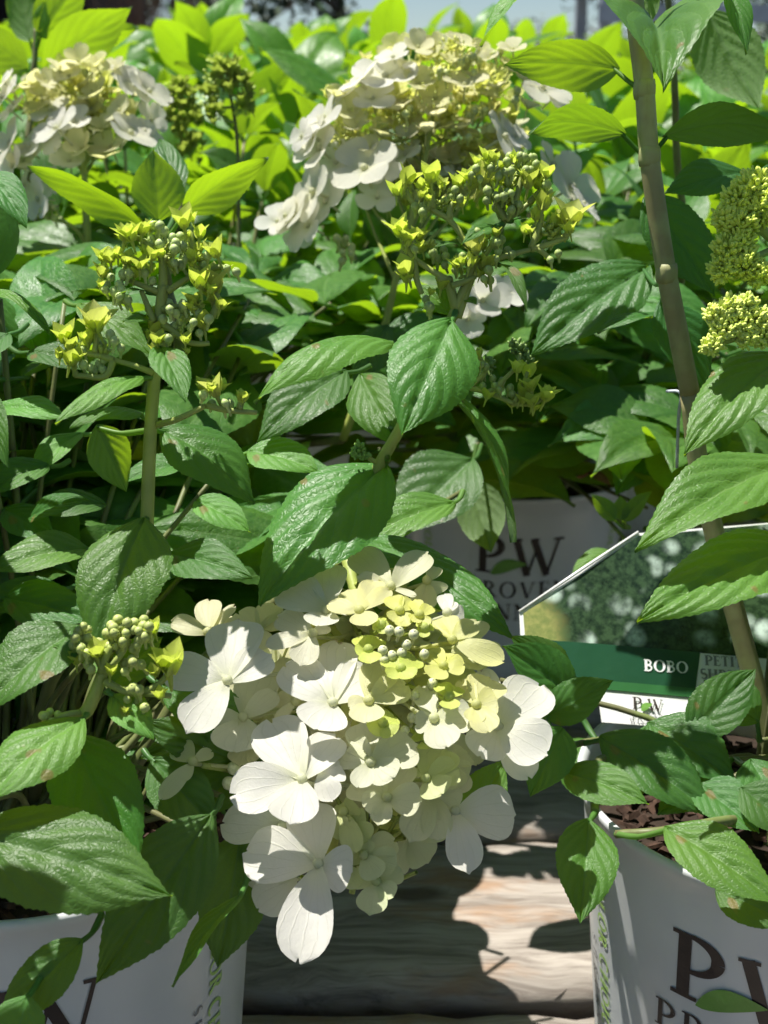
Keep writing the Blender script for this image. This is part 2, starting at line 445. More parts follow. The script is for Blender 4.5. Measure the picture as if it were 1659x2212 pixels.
def place_leaf(plant, base, direction, up, L, tone, r, name='leaf', far=False):
    y = Vector(direction).normalized(); z = Vector(up); z = (z - y*z.dot(y))
    if z.length < 1e-4: z = y.orthogonal()
    z.normalize(); x = y.cross(z)
    o = bpy.data.objects.new(name, (FARV if far else VARIANTS)[int(r.integers(len(VARIANTS)))])
    COL.objects.link(o)
    M = Matrix((x, y, z)).transposed().to_4x4()
    base = Vector(base) + y*0.15*L
    o.parent = plant; po = WORIG[plant.name]
    o.matrix_basis = Matrix.Translation(base-po) @ M @ Matrix.Scale(L, 4)
    o.color = (*tone, 1.0)
    return o
def stem(plant, pts, r0, r1, material=None, name='stem', n=8, k=6):
    c = spline(pts, k); m = MB(); m.tube(c, lerpv(r0, r1, len(c)), n)
    return m.build(name, material or M_STEM, plant, c[0])

# ------------------------------------------------------------------ florets and buds
PR = np.array([0, .06, .15, .28, .42, .58, .72, .84, .93, .98, 1.0])
PWD = np.array([.10, .22, .42, .66, .85, .98, 1.0, .90, .66, .36, .12])
def petal(m, c, tip, width, facing, cup=0.12, recurve=0.10, seed=0, nr=12, ns=4):
    r = np.random.default_rng(seed)
    c = np.array(c); e = np.array(tip); L = np.linalg.norm(e-c); T = (e-c)/L
    n = np.array(facing); n = n - T*n.dot(T); n /= np.linalg.norm(n); S = np.cross(T, n)
    rr = np.sin(np.linspace(0, 1, nr+1)*math.pi/2)
    w = np.interp(rr, PR, PWD)*width/2
    notch = r.uniform(-.02, .05)
    V = []; UV = []
    ph = r.uniform(0, 6.28)
    for j in range(-ns, ns+1):
        s = j/ns
        ext = rr*(1 - notch*(1-abs(s))*rr**6 + 0.03*math.sin(3*s+ph)*rr**4)
        z = L*(cup*np.sin(rr*math.pi*0.5)*0 - recurve*rr**2 + 0.5*recurve*rr) + w*cup*s*s + L*0.02*np.sin(rr*5+ph+2*s)
        V.append(c + T*(ext*L)[:, None] + S*(w*s)[:, None] + n*z[:, None])
        UV.append(np.stack([np.full(nr+1, .5+s/2), rr], 1))
    V = np.concatenate(V); UV = np.concatenate(UV); k = nr+1; F = []
    for j in range(2*ns):
        for i in range(nr): F.append((j*k+i, j*k+i+1, (j+1)*k+i+1, (j+1)*k+i))
    m.add(V, F, UV)
_t = (1+5**.5)/2
def sphere(m, c, r, nu=8, nv=6, squash=1.0, axis=Vector((0, 0, 1))):
    q = Vector((0, 0, 1)).rotation_difference(axis); V = []; F = []
    for i in range(1, nv):
        a = math.pi*i/nv
        for j in range(nu):
            b = 2*math.pi*j/nu
            V.append(Vector(c) + q @ Vector((math.sin(a)*math.cos(b)*r, math.sin(a)*math.sin(b)*r, math.cos(a)*r*squash)))
    V.append(Vector(c) + q @ Vector((0, 0, r*squash))); V.append(Vector(c) - q @ Vector((0, 0, r*squash)))
    for i in range(nv-2):
        for j in range(nu): F.append((i*nu+j, (i+1)*nu+j, (i+1)*nu+(j+1) % nu, i*nu+(j+1) % nu))
    for j in range(nu):
        F.append((len(V)-2, j, (j+1) % nu)); F.append((len(V)-1, (nv-2)*nu+(j+1) % nu, (nv-2)*nu+j))
    m.add(V, F)
WHITE = (0.86, 0.85, 0.78); CREAM = (0.82, 0.80, 0.52); LEMON = (0.78, 0.79, 0.25); GREENY = (0.66, 0.75, 0.17); PALE = (0.76, 0.79, 0.52)
SEED = [1000]
def floret(head, c, petals, tone, facing=(-.08, 0.60, 0.80), stalk=None, bead=True, recurve=0.12):
    """c: (x, y, depth); petals: list of (tip_x, tip_y, width_px, depth change of the tip in metres)"""
    Cp = P(*c); m = MB(); f = CV(facing)
    for i, q in enumerate(petals):
        SEED[0] += 1
        dz = q[3] if len(q) > 3 else (0.002 if i % 2 else -0.002)
        X, Y = (q[0]-c[0])/FPX*c[2], (c[1]-q[1])/FPX*c[2]
        d = c[2] + dz*.6 + (facing[0]*X + facing[1]*Y)/facing[2]*.85
        off = f*(0.0006*(i % 2))
        petal(m, Cp+off, P(q[0], q[1], d), q[2]*1.12/FPX*d, f, cup=0.16, recurve=recurve, seed=SEED[0])
    if bead:
        sphere(m, Cp + f*0.0012, 0.0019, 8, 6)
    if stalk is not None:
        m.tube(spline([Cp - f*0.001, (Cp+stalk)/2 - f*0.006, stalk], 3), [0.0008]*7, 5, False)
    return m.build('floret', M_PETAL, head, Cp, True, tone)
FLV = []
def floret_variants():
    for i in range(6):
        r = np.random.default_rng(500+i); m = MB()
        cupa = [0.15, 0.3, 0.55, 0.2, 0.4, 0.75][i]
        for k in range(4):
            a = k*math.pi/2 + r.uniform(-.15, .15); l = r.uniform(.85, 1.1)
            el = cupa*r.uniform(.7, 1.2)
            petal(m, (0, 0, 0.02*(k % 2)), (math.cos(a)*l*math.cos(el), math.sin(a)*l*math.cos(el), l*math.sin(el)), r.uniform(.85, 1.05), (-math.cos(a)*math.sin(el)*.9, -math.sin(a)*math.sin(el)*.9, math.cos(el)+.05), recurve=r.uniform(.02, .2), seed=i*7+k, nr=8, ns=3)
        sphere(m, (0, 0, 0.09), 0.11, 7, 5)
        m.tube([(0, 0, 0), (0, 0, -0.7)], [0.05, 0.04], 5, False)
        me = bpy.data.meshes.new('floret'); me.from_pydata(m.V, [], m.F); finish(me, M_PETAL, m.UV); FLV.append(me)
floret_variants()
CUPV = []
def cup_variants():
    for i in range(5):
        r = np.random.default_rng(700+i); m = MB()
        for k in range(4):
            a = k*math.pi/2 + r.uniform(-.15, .15); el = r.uniform(.88, 1.25); l = r.uniform(1.5, 2.1)
            d = Vector((math.cos(a)*math.cos(el), math.sin(a)*math.cos(el), math.sin(el)))
            # pointed sepal
            c = d*0.15; S = Vector((-math.sin(a), math.cos(a), 0)); inn = Vector((-math.cos(a)*math.sin(el), -math.sin(a)*math.sin(el), math.cos(el)))
            V = []; UV = []; F = []; nr, ns = 6, 2
            for j in range(-ns, ns+1):
                s = j/ns
                for q in range(nr+1):
                    t = q/nr; wd = 0.66*math.sin(math.pi*min(1, t*0.78+0.16))**0.8*(1 if t < 1 else 0.08)*(1-t**6)
                    V.append(c + d*l*t + S*wd*s + inn*(0.35*s*s*wd - 0.22*t*t)); UV.append((.5+s/2, t))
            for j in range(2*ns):
                for q in range(nr): F.append((j*(nr+1)+q, j*(nr+1)+q+1, (j+1)*(nr+1)+q+1, (j+1)*(nr+1)+q))
            m.add(V, F, UV)
        m.tube([(0, 0, 0.2), (0, 0, -0.9)], [0.17, 0.08], 6, False)
        sphere(m, (0, 0, 0.5), 0.3, 6, 5)
        me = bpy.data.meshes.new('young_floret'); me.from_pydata(m.V, [], m.F); finish(me, M_PETAL, m.UV); CUPV.append(me)
cup_variants()
BUDV = []
for i in range(2):
    m = MB(); sphere(m, (0, 0, 0), 1.0, 10, 8, 1.08); m.tube([(0, 0, -.6), (0, 0, -1.0), (0, 0, -2.6)], [0.75, .42, 0.3], 6, False)
    if i: sphere(m, (0, 0, .95), .28, 6, 4)
    me = bpy.data.meshes.new('bud'); me.from_pydata(m.V, [], m.F); finish(me, M_BUD, m.UV); BUDV.append(me)
def place(me, name, head, loc, axis, scale, color, spin=0.0):
    o = bpy.data.objects.new(name, me); COL.objects.link(o); o.parent = head
    q = Vector((0, 0, 1)).rotation_difference(Vector(axis).normalized())
    o.matrix_basis = Matrix.Translation(Vector(loc) - WORIG[head.name]) @ q.to_matrix().to_4x4() @ Matrix.Rotation(spin, 4, 'Z') @ Matrix.Scale(scale, 4)
    o.color = (*color, 1.0); return o
BUDC = (0.50, 0.60, 0.24); CUPC = (0.70, 0.80, 0.12)
UPV = Vector((0, 0, 1))
def jit(r, a): return Vector(r.uniform(-a, a, 3))

# ------------------------------------------------------------------ setting: ground, sky far things
def sheet(name, x0, x1, y0, y1, z, material, n=1):
    V = []; F = []
    for j in range(n+1):
        for i in range(n+1): V.append((x0+(x1-x0)*i/n, y0+(y1-y0)*j/n, z))
    for j in range(n):
        for i in range(n): a = j*(n+1)+i; F.append((a, a+1, a+n+2, a+n+1))
    return mesh_obj(name, V, F, material, None, (0, 0, z), None, False)
tag(sheet('ground', -300, 300, -20, 900, -0.125, M_GROUND), kind='structure')

# pallets of weathered boards that carry the pots
def plank_mesh(seed, W, L, T):
    r = np.random.default_rng(seed); bm = bmesh.new(); nx, ny = 60, 6
    V = []; F = []
    for k, z in ((0, 0.0), (1, -T)):
        for j in range(ny+1):
            for i in range(nx+1):
                y = (j/ny-.5)*W; x = (i/nx-.5)*L
                if j in (0, ny): y += r.normal(0, .0012)*(1 if k == 0 else .5)
                e = 0.004 if (j in (0, ny) and k == 0) else 0
                V.append((x, y*(1 if k else 1), z - e*r.uniform(.5, 1.4) + (r.normal(0, .0006) if k == 0 else 0)))
    n = (nx+1)*(ny+1)
    for j in range(ny):
        for i in range(nx):
            a = j*(nx+1)+i; F.append((a, a+1, a+nx+2, a+nx+1)); F.append((n+a, n+a+nx+1, n+a+nx+2, n+a+1))
    for i in range(nx):
        F.append((i+1, i, n+i, n+i+1)); a = ny*(nx+1)+i; F.append((a, a+1, n+a+1, n+a))
    for j in range(ny):
        a = j*(nx+1); F.append((a, a+nx+1, n+a+nx+1, n+a)); a += nx; F.append((a+nx+1, a, n+a, n+a+nx+1))
    me = bpy.data.meshes.new('plank'); me.from_pydata(V, [], F); finish(me, M_WOOD, None, True)
    return me
PLK = [plank_mesh(i, 0.145, 1.22, 0.022) for i in range(3)]
def pallet(xc, y0, n, label, rot=0.0):
    t = empty('wooden_pallet', (xc, y0, -0.125), label, 'pallet', 'wooden pallets under the pots')
    for k in range(n):
        o = bpy.data.objects.new('plank', PLK[k % 3]); COL.objects.link(o); o.parent = t
        o.location = (rng.uniform(-.004, .004), 0.0725 + k*0.163, 0.125 + rng.uniform(-.001, .001)); o.rotation_euler = (0, 0, (math.pi if k % 2 else 0) + rng.uniform(-.004, .004))
    for sx in (-0.57, 0, 0.57):
        m = MB(); m.box((xc+sx-.02, y0+0.0, -0.124), (xc+sx+.02, y0+n*0.163-.018, -0.0235)); m.build('stringer', M_WOOD, t, smooth=False)
    return t
Y0 = 0.582 - 2*0.163
pallet(0.0, Y0, 6, 'weathered grey wooden pallet under the front pots')
for xc, y0 in ((0.0, Y0+1.04), (1.25, Y0+1.04), (-1.25, Y0+1.04), (0.0, Y0+2.24), (1.25, Y0+2.24), (-1.25, Y0+2.24)):
    pallet(xc, y0, 7, 'weathered wooden pallet hidden under the rows of potted shrubs')

# ------------------------------------------------------------------ pots
RIM_Z, POT_R, POT_B = 0.16, 0.096, 0.080
def pot_r(z): return POT_B + (POT_R-0.002-POT_B)*(z/RIM_Z)
def pot_mesh():
    prof = [(0.0, 0.002), (POT_B-.004, 0.002), (POT_B, 0.005)]
    for z in np.linspace(0.015, 0.142, 9): prof.append((pot_r(z), z))
    prof += [(pot_r(.15), 0.150), (POT_R-.0005, 0.1545), (POT_R+.0006, 0.1575), (POT_R+.0002, RIM_Z), (POT_R-.0018, RIM_Z), (POT_R-.004, 0.157), (POT_R-.006, 0.13), (POT_B-.004, 0.03)]
    n = 72; V = []; F = []
    for (r, z) in prof:
        for j in range(n):
            a = 2*math.pi*j/n; rr = r + (0.0002*math.sin(a*2+1)+.0001*math.sin(a*5) if r > .05 else 0)
            V.append((rr*math.cos(a), rr*math.sin(a), z))
    for i in range(len(prof)-1):
        for j in range(n): F.append((i*n+j, i*n+(j+1) % n, (i+1)*n+(j+1) % n, (i+1)*n+j))
    me = bpy.data.meshes.new('pot_body'); me.from_pydata(V, [], F); finish(me, M_POT); return me
POTME = pot_mesh()
def soil_mesh():
    n = 40; V = [(0, 0, 0.142)]; F = []; r = np.random.default_rng(3)
    for i in range(1, 9):
        for j in range(n):
            a = 2*math.pi*j/n; V.append((POT_R*.953*i/8*math.cos(a), POT_R*.953*i/8*math.sin(a), 0.141 + r.normal(0, .0018) - 0.006*(i/8)**2))
    for j in range(n): F.append((0, 1+j, 1+(j+1) % n))
    for i in range(7):
        for j in range(n): F.append((1+i*n+j, 1+(i+1)*n+j, 1+(i+1)*n+(j+1) % n, 1+i*n+(j+1) % n))
    me = bpy.data.meshes.new('soil'); me.from_pydata(V, [], F); finish(me, M_SOIL); return me
SOILME = soil_mesh()
def chips_mesh(cnt, seed):
    r = np.random.default_rng(seed); m = MB()
    for _ in range(cnt):
        a = r.uniform(0, 6.28); q = POT_R*.80*math.sqrt(r.uniform(0, 1)); l, ww, h = r.uniform(.002, .006), r.uniform(.001, .003), r.uniform(.0006, .0016)
        M = Matrix.Translation((q*math.cos(a), q*math.sin(a), 0.139+r.uniform(0, .004))) @ Matrix.Rotation(r.uniform(0, 6.28), 4, 'Z') @ Matrix.Rotation(r.uniform(-.5, .5), 4, 'X') @ Matrix.Rotation(r.uniform(-.5, .5), 4, 'Y')
        V = [(-l, -ww, -h), (l*.8, -ww*.7, -h), (l, ww, -h), (-l*.7, ww*.8, -h), (-l*.9, -ww*.8, h), (l*.6, -ww*.6, h), (l*.8, ww*.8, h), (-l*.6, ww*.6, h)]
        m.add([M @ Vector(v) for v in V], [(0,3,2,1),(4,5,6,7),(0,1,5,4),(1,2,6,5),(2,3,7,6),(3,0,4,7)])
    me = bpy.data.meshes.new('bark_chips'); me.from_pydata(m.V, [], m.F); finish(me, M_BARK, None, False); return me
CHIPME = chips_mesh(520, 5)
def make_pot(x, y, label, group=None, chips=False):
    t = empty('plant_pot', (x, y, 0.001), label, 'plant pot', group)
    for nm, me in (('pot_body', POTME), ('soil', SOILME)) + ((('bark_chips', CHIPME),) if chips else ()):
        o = bpy.data.objects.new(nm, me); COL.objects.link(o); o.parent = t; WORIG[o.name] = Vector((x, y, 0.001))
        o.rotation_euler = (0, 0, random.uniform(0, 6.28))
        if nm == 'bark_chips': o['kind'] = 'stuff'
    return t

# lettering: strokes of a serif alphabet, wrapped on a surface
def arc(cx, cy, rx, ry, a0, a1, n=14): return [(cx+rx*math.cos(R(a0+(a1-a0)*i/n)), cy+ry*math.sin(R(a0+(a1-a0)*i/n))) for i in range(n+1)]
K, k_ = 0.15, 0.05
def ln(*p): return list(p)
GL = {
 'P': (.78, [(ln((.2,0),(.2,1)), K), (ln((.02,.02),(.40,.02)), k_), (ln((.02,.98),(.3,.98)), k_), (arc(.28,.71,.38,.275,90,0), (k_, K)), (arc(.28,.71,.38,.275,0,-90), (K, k_)), (ln((.28,.435),(.2,.44)), k_)]),
 'R': (.86, [(ln((.2,0),(.2,1)), K), (ln((.02,.02),(.38,.02)), k_), (ln((.02,.98),(.3,.98)), k_), (arc(.28,.74,.34,.245,90,0), (k_, K)), (arc(.28,.74,.34,.245,0,-90), (K, k_)), (ln((.28,.495),(.2,.5)), k_), (ln((.38,.48),(.74,.02)), K*.9), (ln((.64,.02),(.9,.02)), k_)]),
 'O': (1.0, [(arc(.48,.5,.40,.49,90,180), (k_, K)), (arc(.48,.5,.40,.49,180,270), (K, k_)), (arc(.48,.5,.40,.49,270,360), (k_, K)), (arc(.48,.5,.40,.49,0,90), (K, k_))]),
 'V': (.92, [(ln((.12,1),(.46,0)), K), (ln((.46,0),(.78,1)), k_), (ln((0,.98),(.28,.98)), k_), (ln((.64,.98),(.92,.98)), k_)]),
 'E': (.72, [(ln((.2,0),(.2,1)), K), (ln((.02,.02),(.64,.02),(.68,.22)), k_), (ln((.02,.98),(.6,.98),(.62,.8)), k_), (ln((.2,.52),(.5,.52)), k_), (ln((.5,.42),(.5,.62)), k_)]),
 'N': (1.0, [(ln((.16,0),(.16,1)), k_), (ln((.14,1),(.82,0)), K), (ln((.82,0),(.82,1)), k_), (ln((0,.02),(.3,.02)), k_), (ln((0,.98),(.22,.98)), k_), (ln((.68,.98),(.98,.98)), k_)]),
 'W': (1.36, [(ln((.12,1),(.42,0)), K), (ln((.42,0),(.68,.85)), k_), (ln((.56,1),(.92,0)), K), (ln((.92,0),(1.22,1)), k_), (ln((0,.98),(.28,.98)), k_), (ln((.5,.98),(.7,.98)), k_), (ln((1.08,.98),(1.36,.98)), k_)]),
 'I': (.44, [(ln((.2,0),(.2,1)), K), (ln((.02,.02),(.38,.02)), k_), (ln((.02,.98),(.38,.98)), k_)]),
 'S': (.68, [(arc(.34,.74,.24,.24,40,180), (k_, K*.8)), (arc(.34,.74,.24,.24,180,270,8), (K*.8, K)), (arc(.34,.26,.26,.25,90,0,8), (K, K*.8)), (arc(.34,.26,.26,.25,0,-150), (K*.8, k_))]),
 'C': (.88, [(arc(.48,.5,.40,.49,50,180), (k_*1.5, K)), (arc(.48,.5,.40,.49,180,310), (K, k_*1.5))]),
 'H': (.98, [(ln((.18,0),(.18,1)), K), (ln((.78,0),(.78,1)), K), (ln((.18,.52),(.78,.52)), k_), (ln((0,.02),(.36,.02)), k_), (ln((0,.98),(.36,.98)), k_), (ln((.6,.02),(.96,.02)), k_), (ln((.6,.98),(.96,.98)), k_)]),
 'L': (.7, [(ln((.2,0),(.2,1)), K), (ln((.02,.02),(.6,.02),(.64,.24)), k_), (ln((.02,.98),(.38,.98)), k_)]),
 'U': (.94, [(ln((.18,1),(.18,.35)), K), (arc(.46,.35,.28,.34,180,270), (K, k_*1.5)), (arc(.46,.35,.28,.34,270,360), k_*1.5), (ln((.74,.35),(.74,1)), k_*1.5), (ln((0,.98),(.36,.98)), k_), (ln((.6,.98),(.9,.98)), k_)]),
 'B': (.82, [(ln((.2,0),(.2,1)), K), (ln((.02,.02),(.3,.02)), k_), (ln((.02,.98),(.3,.98)), k_), (arc(.3,.75,.30,.23,90,-90), (k_*1.6, K*.7)), (arc(.3,.27,.36,.25,90,-90), (K*.7, k_*1.6)), (ln((.2,.52),(.32,.52)), k_)]),
 'T': (.82, [(ln((.4,0),(.4,1)), K), (ln((.22,.02),(.58,.02)), k_), (ln((.03,.78),(.05,.98),(.75,.98),(.77,.78)), k_)]),
 'H_': (0, []),
}
def text_strokes(txt, height, track=0.08, bold=1.0):
    """returns list of (polyline, widths) in metres, origin at text centre bottom, total width"""
    x = 0; out = []
    for ch in txt:
        if ch == ' ': x += .45; continue
        wd, st = GL[ch]
        for pts, kw in st:
            n = len(pts)
            ws = lerpv(kw[0], kw[1], n) if isinstance(kw, tuple) else [kw]*n
            out.append(([(x+a, b) for a, b in pts], [q*bold for q in ws]))
        x += wd + track
    W = x - track
    return [([((a-W/2)*height, b*height) for a, b in pts], [q*height for q in ws]) for pts, ws in out], W*height
def strokes_mesh(m, strokes, mapf, step=0.003, layer=0.0):
    for si, (pts, ws) in enumerate(strokes):
        q = []; qw = []
        for i in range(len(pts)-1):
            a, b = pts[i], pts[i+1]; L = math.hypot(b[0]-a[0], b[1]-a[1]); k = max(1, int(L/step))
            for j in range(k): q.append((a[0]+(b[0]-a[0])*j/k, a[1]+(b[1]-a[1])*j/k)); qw.append(ws[i]+(ws[i+1]-ws[i])*j/k)
        q.append(pts[-1]); qw.append(ws[-1])
        V = []; F = []
        for i, p in enumerate(q):
            a = q[max(i-1, 0)]; b = q[min(i+1, len(q)-1)]; dx, dy = b[0]-a[0], b[1]-a[1]; l = math.hypot(dx, dy) or 1
            nx, ny = -dy/l*qw[i]/2, dx/l*qw[i]/2
            h = 0.00012*(si % 5)/5 + layer
            V.append(mapf(p[0]+nx, p[1]+ny, h)); V.append(mapf(p[0], p[1], h)); V.append(mapf(p[0]-nx, p[1]-ny, h))
        for i in range(len(q)-1): F += [(3*i, 3*i+3, 3*i+4, 3*i+1), (3*i+1, 3*i+4, 3*i+5, 3*i+2)]
        m.add(V, F)
def pot_map(x, y, ang0, v0, rot=0.0):
    """text coordinates (u right, v up) centred at angle ang0 (from the camera-facing front), v0 metres above the pot base"""
    cr, sr = math.cos(rot), math.sin(rot)
    def f(u, v, h=0.0):
        u, v = u*cr - v*sr, u*sr + v*cr
        z = v0+v; r = pot_r(z)+0.0006+h; a = ang0 + u/pot_r(z)
        return Vector((x + r*math.sin(a), y - r*math.cos(a), 0.001+z))
    return f
def leaf_shape(m, mapf, cx, cy, L, W, ang, h=0.0004):
    n = 12; c, s = math.cos(ang), math.sin(ang); V = []; F = []
    for i in range(n+1):
        t = i/n; hw = W/2*math.sin(math.pi*t**0.85)**0.9
        for q in (1, 0, -1):
            a, b = (t-.5)*L, hw*q + 0.12*L*math.sin(math.pi*t)
            V.append(mapf(cx+a*c-b*s, cy+a*s+b*c, h))
    for i in range(n): F += [(3*i, 3*i+3, 3*i+4, 3*i+1), (3*i+1, 3*i+4, 3*i+5, 3*i+2)]
    m.add(V, F)
def pot_print(pot, x, y, ang0, side=1):
    f = pot_map(x, y, ang0, 0.098)
    m = MB()
    s1, w1 = text_strokes('P', 0.031, bold=1.25); s2, w2 = text_strokes('W', 0.031, bold=1.15)
    strokes_mesh(m, [([(a-.0225, b) for a, b in p], ww) for p, ww in s1], f)
    strokes_mesh(m, [([(a+.0145, b-.002) for a, b in p], ww) for p, ww in s2], f)
    m.build('logo_letters', M_INK, pot)
    m = MB(); leaf_shape(m, f, -.008, 0.0035, 0.030, 0.0105, 0.32, 0.0006); m.build('logo_leaf', M_GREENINK, pot)
    m = MB(); s, w_ = text_strokes('PROVEN', 0.0135, 0.16, 1.1); strokes_mesh(m, s, pot_map(x, y, ang0, 0.077)); m.build('lettering', M_INK, pot)
    m = MB(); s, w_ = text_strokes('WINNERS', 0.0135, 0.12, 1.1); strokes_mesh(m, s, pot_map(x, y, ang0, 0.058)); m.build('lettering', M_INK, pot)
    for sd in (-1, 1):
        a2 = ang0 + sd*R(54)
        m = MB(); s, w_ = text_strokes('COLOR CHOICE', 0.0085, 0.10, 1.5); strokes_mesh(m, s, pot_map(x, y, a2, 0.085, -math.pi/2)); m.build('lettering', M_PALEINK, pot)
        m = MB(); s, w_ = text_strokes('SHRUBS', 0.0052, 0.75, 1.3); strokes_mesh(m, s, pot_map(x, y, a2-0.11, 0.066, -math.pi/2)); m.build('lettering', M_GREYINK, pot)

# ------------------------------------------------------------------ plants
AX, AY = -0.149, 0.50
BX, BY = 0.108, 1.04
DX, DY = 0.182, 0.51
EX, EY = -0.205, 1.02
potA = make_pot(AX, AY, 'white printed pot left of the bare board gap, under the big white flower head', None, True)
potC = make_pot(DX, DY, 'white printed pot with green leaf logo beside the sunlit boards, holding the plant tag', None, True)
potB = make_pot(BX, BY, 'shaded white printed pot standing behind the picture tag', None, True)
potE = make_pot(EX, EY, 'white pot half hidden behind foliage below the cream flower heads')
pot_print(potA, AX, AY, R(6)); pot_print(potC, DX, DY, R(-25)); pot_print(potB, BX, BY, R(-2))
plA = empty('hydrangea_plant', (AX, AY, 0.14), 'hydrangea with the big white flower head hanging over the boards', 'hydrangea')
plC = empty('hydrangea_plant', (DX, DY, 0.14), 'hydrangea with a thick upright stem rising from the pot with the tag', 'hydrangea')
plB = empty('hydrangea_plant', (BX, BY, 0.14), 'shaded hydrangea in the pot behind the picture tag', 'hydrangea')
plE = empty('hydrangea_plant', (EX, EY, 0.14), 'hydrangea bearing two cream flower heads behind the front plant', 'hydrangea')
SOILC = {plA.name: Vector((AX, AY, .138)), plB.name: Vector((BX, BY, .138)), plC.name: Vector((DX, DY, .138)), plE.name: Vector((EX, EY, .138))}
def to_soil(pl, p, r0=0.0011, r1=0.0017, material=None, name='stem', rise=0.02):
    s = SOILC[pl.name] + Vector((random.uniform(-.025, .025), random.uniform(-.025, .025), 0))
    p = Vector(p); mid = p.lerp(s, 0.5) + Vector((0, 0, rise))
    stem(pl, [s, mid.lerp(s, 0.3), mid, p], r1, r0, material, name, 6, 4)

LIT = (1.55, 1.38, 1.35); DK = (.8, .82, .95); YG = (1.35, 1.3, .8)  # sunlit, shaded and backlit looks put into the leaf tint, in that order
# --- plant A (front left)
sA1 = [(318, 1190, .475), (318, 1120, .47), (325, 930, .465), (335, 800, .462), (345, 690, .46), (352, 615, .458)]
stem(plA, [P(*q) for q in sA1], .0026, .0020, M_STEMY)
to_soil(plA, P(*sA1[0]), .0026, .0032, M_STEM)
sA2 = [(742, 1180, .53), (780, 1090, .515), (822, 1000, .505), (862, 930, .50), (930, 800, .495), (975, 690, .49), (1005, 620, .487), (1030, 560, .485)]
stem(plA, [P(*q) for q in sA2], .0027, .0017, M_STEMY)
to_soil(plA, P(*sA2[0]), .0027, .0034, M_STEM)
hl = hero_leaf
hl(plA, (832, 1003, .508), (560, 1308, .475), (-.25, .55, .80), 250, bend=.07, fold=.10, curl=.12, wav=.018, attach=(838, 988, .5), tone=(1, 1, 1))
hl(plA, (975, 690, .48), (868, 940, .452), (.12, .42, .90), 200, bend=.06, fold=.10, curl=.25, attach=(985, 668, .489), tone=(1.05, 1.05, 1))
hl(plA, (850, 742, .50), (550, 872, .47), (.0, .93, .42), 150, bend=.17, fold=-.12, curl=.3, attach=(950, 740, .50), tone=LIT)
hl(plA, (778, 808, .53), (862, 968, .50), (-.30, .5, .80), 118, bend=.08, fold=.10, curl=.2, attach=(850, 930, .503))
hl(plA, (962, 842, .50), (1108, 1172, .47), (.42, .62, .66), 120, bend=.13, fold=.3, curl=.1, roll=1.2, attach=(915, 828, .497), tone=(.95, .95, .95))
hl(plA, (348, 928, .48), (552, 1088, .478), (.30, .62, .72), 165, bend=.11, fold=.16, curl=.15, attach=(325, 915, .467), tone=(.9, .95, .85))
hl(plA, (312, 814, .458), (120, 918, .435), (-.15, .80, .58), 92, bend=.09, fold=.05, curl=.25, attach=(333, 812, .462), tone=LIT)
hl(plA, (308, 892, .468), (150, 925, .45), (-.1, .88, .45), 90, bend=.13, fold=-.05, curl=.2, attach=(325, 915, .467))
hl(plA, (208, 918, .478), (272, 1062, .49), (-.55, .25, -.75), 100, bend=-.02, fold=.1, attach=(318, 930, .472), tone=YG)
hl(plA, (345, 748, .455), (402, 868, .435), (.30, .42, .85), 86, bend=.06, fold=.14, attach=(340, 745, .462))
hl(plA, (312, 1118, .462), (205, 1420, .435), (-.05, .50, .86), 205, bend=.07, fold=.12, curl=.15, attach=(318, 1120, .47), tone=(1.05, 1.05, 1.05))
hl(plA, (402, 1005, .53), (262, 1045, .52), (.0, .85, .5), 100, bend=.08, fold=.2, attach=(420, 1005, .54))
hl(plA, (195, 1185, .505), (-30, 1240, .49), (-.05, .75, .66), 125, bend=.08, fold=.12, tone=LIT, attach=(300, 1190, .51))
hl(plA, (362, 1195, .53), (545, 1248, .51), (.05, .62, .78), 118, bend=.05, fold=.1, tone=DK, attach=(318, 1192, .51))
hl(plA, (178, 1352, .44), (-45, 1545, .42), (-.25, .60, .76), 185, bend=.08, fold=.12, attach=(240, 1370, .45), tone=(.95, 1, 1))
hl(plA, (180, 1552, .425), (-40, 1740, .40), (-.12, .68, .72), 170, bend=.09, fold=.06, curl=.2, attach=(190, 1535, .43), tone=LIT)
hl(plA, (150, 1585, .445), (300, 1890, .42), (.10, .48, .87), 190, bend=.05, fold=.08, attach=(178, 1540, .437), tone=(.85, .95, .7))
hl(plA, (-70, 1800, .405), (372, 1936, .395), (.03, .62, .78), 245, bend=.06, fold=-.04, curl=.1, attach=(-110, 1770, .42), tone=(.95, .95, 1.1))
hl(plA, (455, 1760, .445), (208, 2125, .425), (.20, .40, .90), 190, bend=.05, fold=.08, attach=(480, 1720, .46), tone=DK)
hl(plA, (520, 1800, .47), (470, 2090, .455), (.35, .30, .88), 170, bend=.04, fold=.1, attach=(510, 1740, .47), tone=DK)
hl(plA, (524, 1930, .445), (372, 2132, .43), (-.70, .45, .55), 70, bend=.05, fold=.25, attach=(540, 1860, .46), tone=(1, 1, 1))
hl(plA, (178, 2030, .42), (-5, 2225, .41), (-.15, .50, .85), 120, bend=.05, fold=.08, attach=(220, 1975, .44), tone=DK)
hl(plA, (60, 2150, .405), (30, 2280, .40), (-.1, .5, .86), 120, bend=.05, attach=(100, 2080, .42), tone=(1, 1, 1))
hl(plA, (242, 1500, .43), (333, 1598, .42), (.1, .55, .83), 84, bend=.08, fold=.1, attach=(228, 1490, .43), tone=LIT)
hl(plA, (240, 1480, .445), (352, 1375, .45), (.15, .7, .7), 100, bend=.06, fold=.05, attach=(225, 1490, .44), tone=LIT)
hl(plA, (205, 1432, .435), (112, 1392, .43), (0, .7, .7), 44, bend=.06, attach=(222, 1470, .43), tone=LIT)
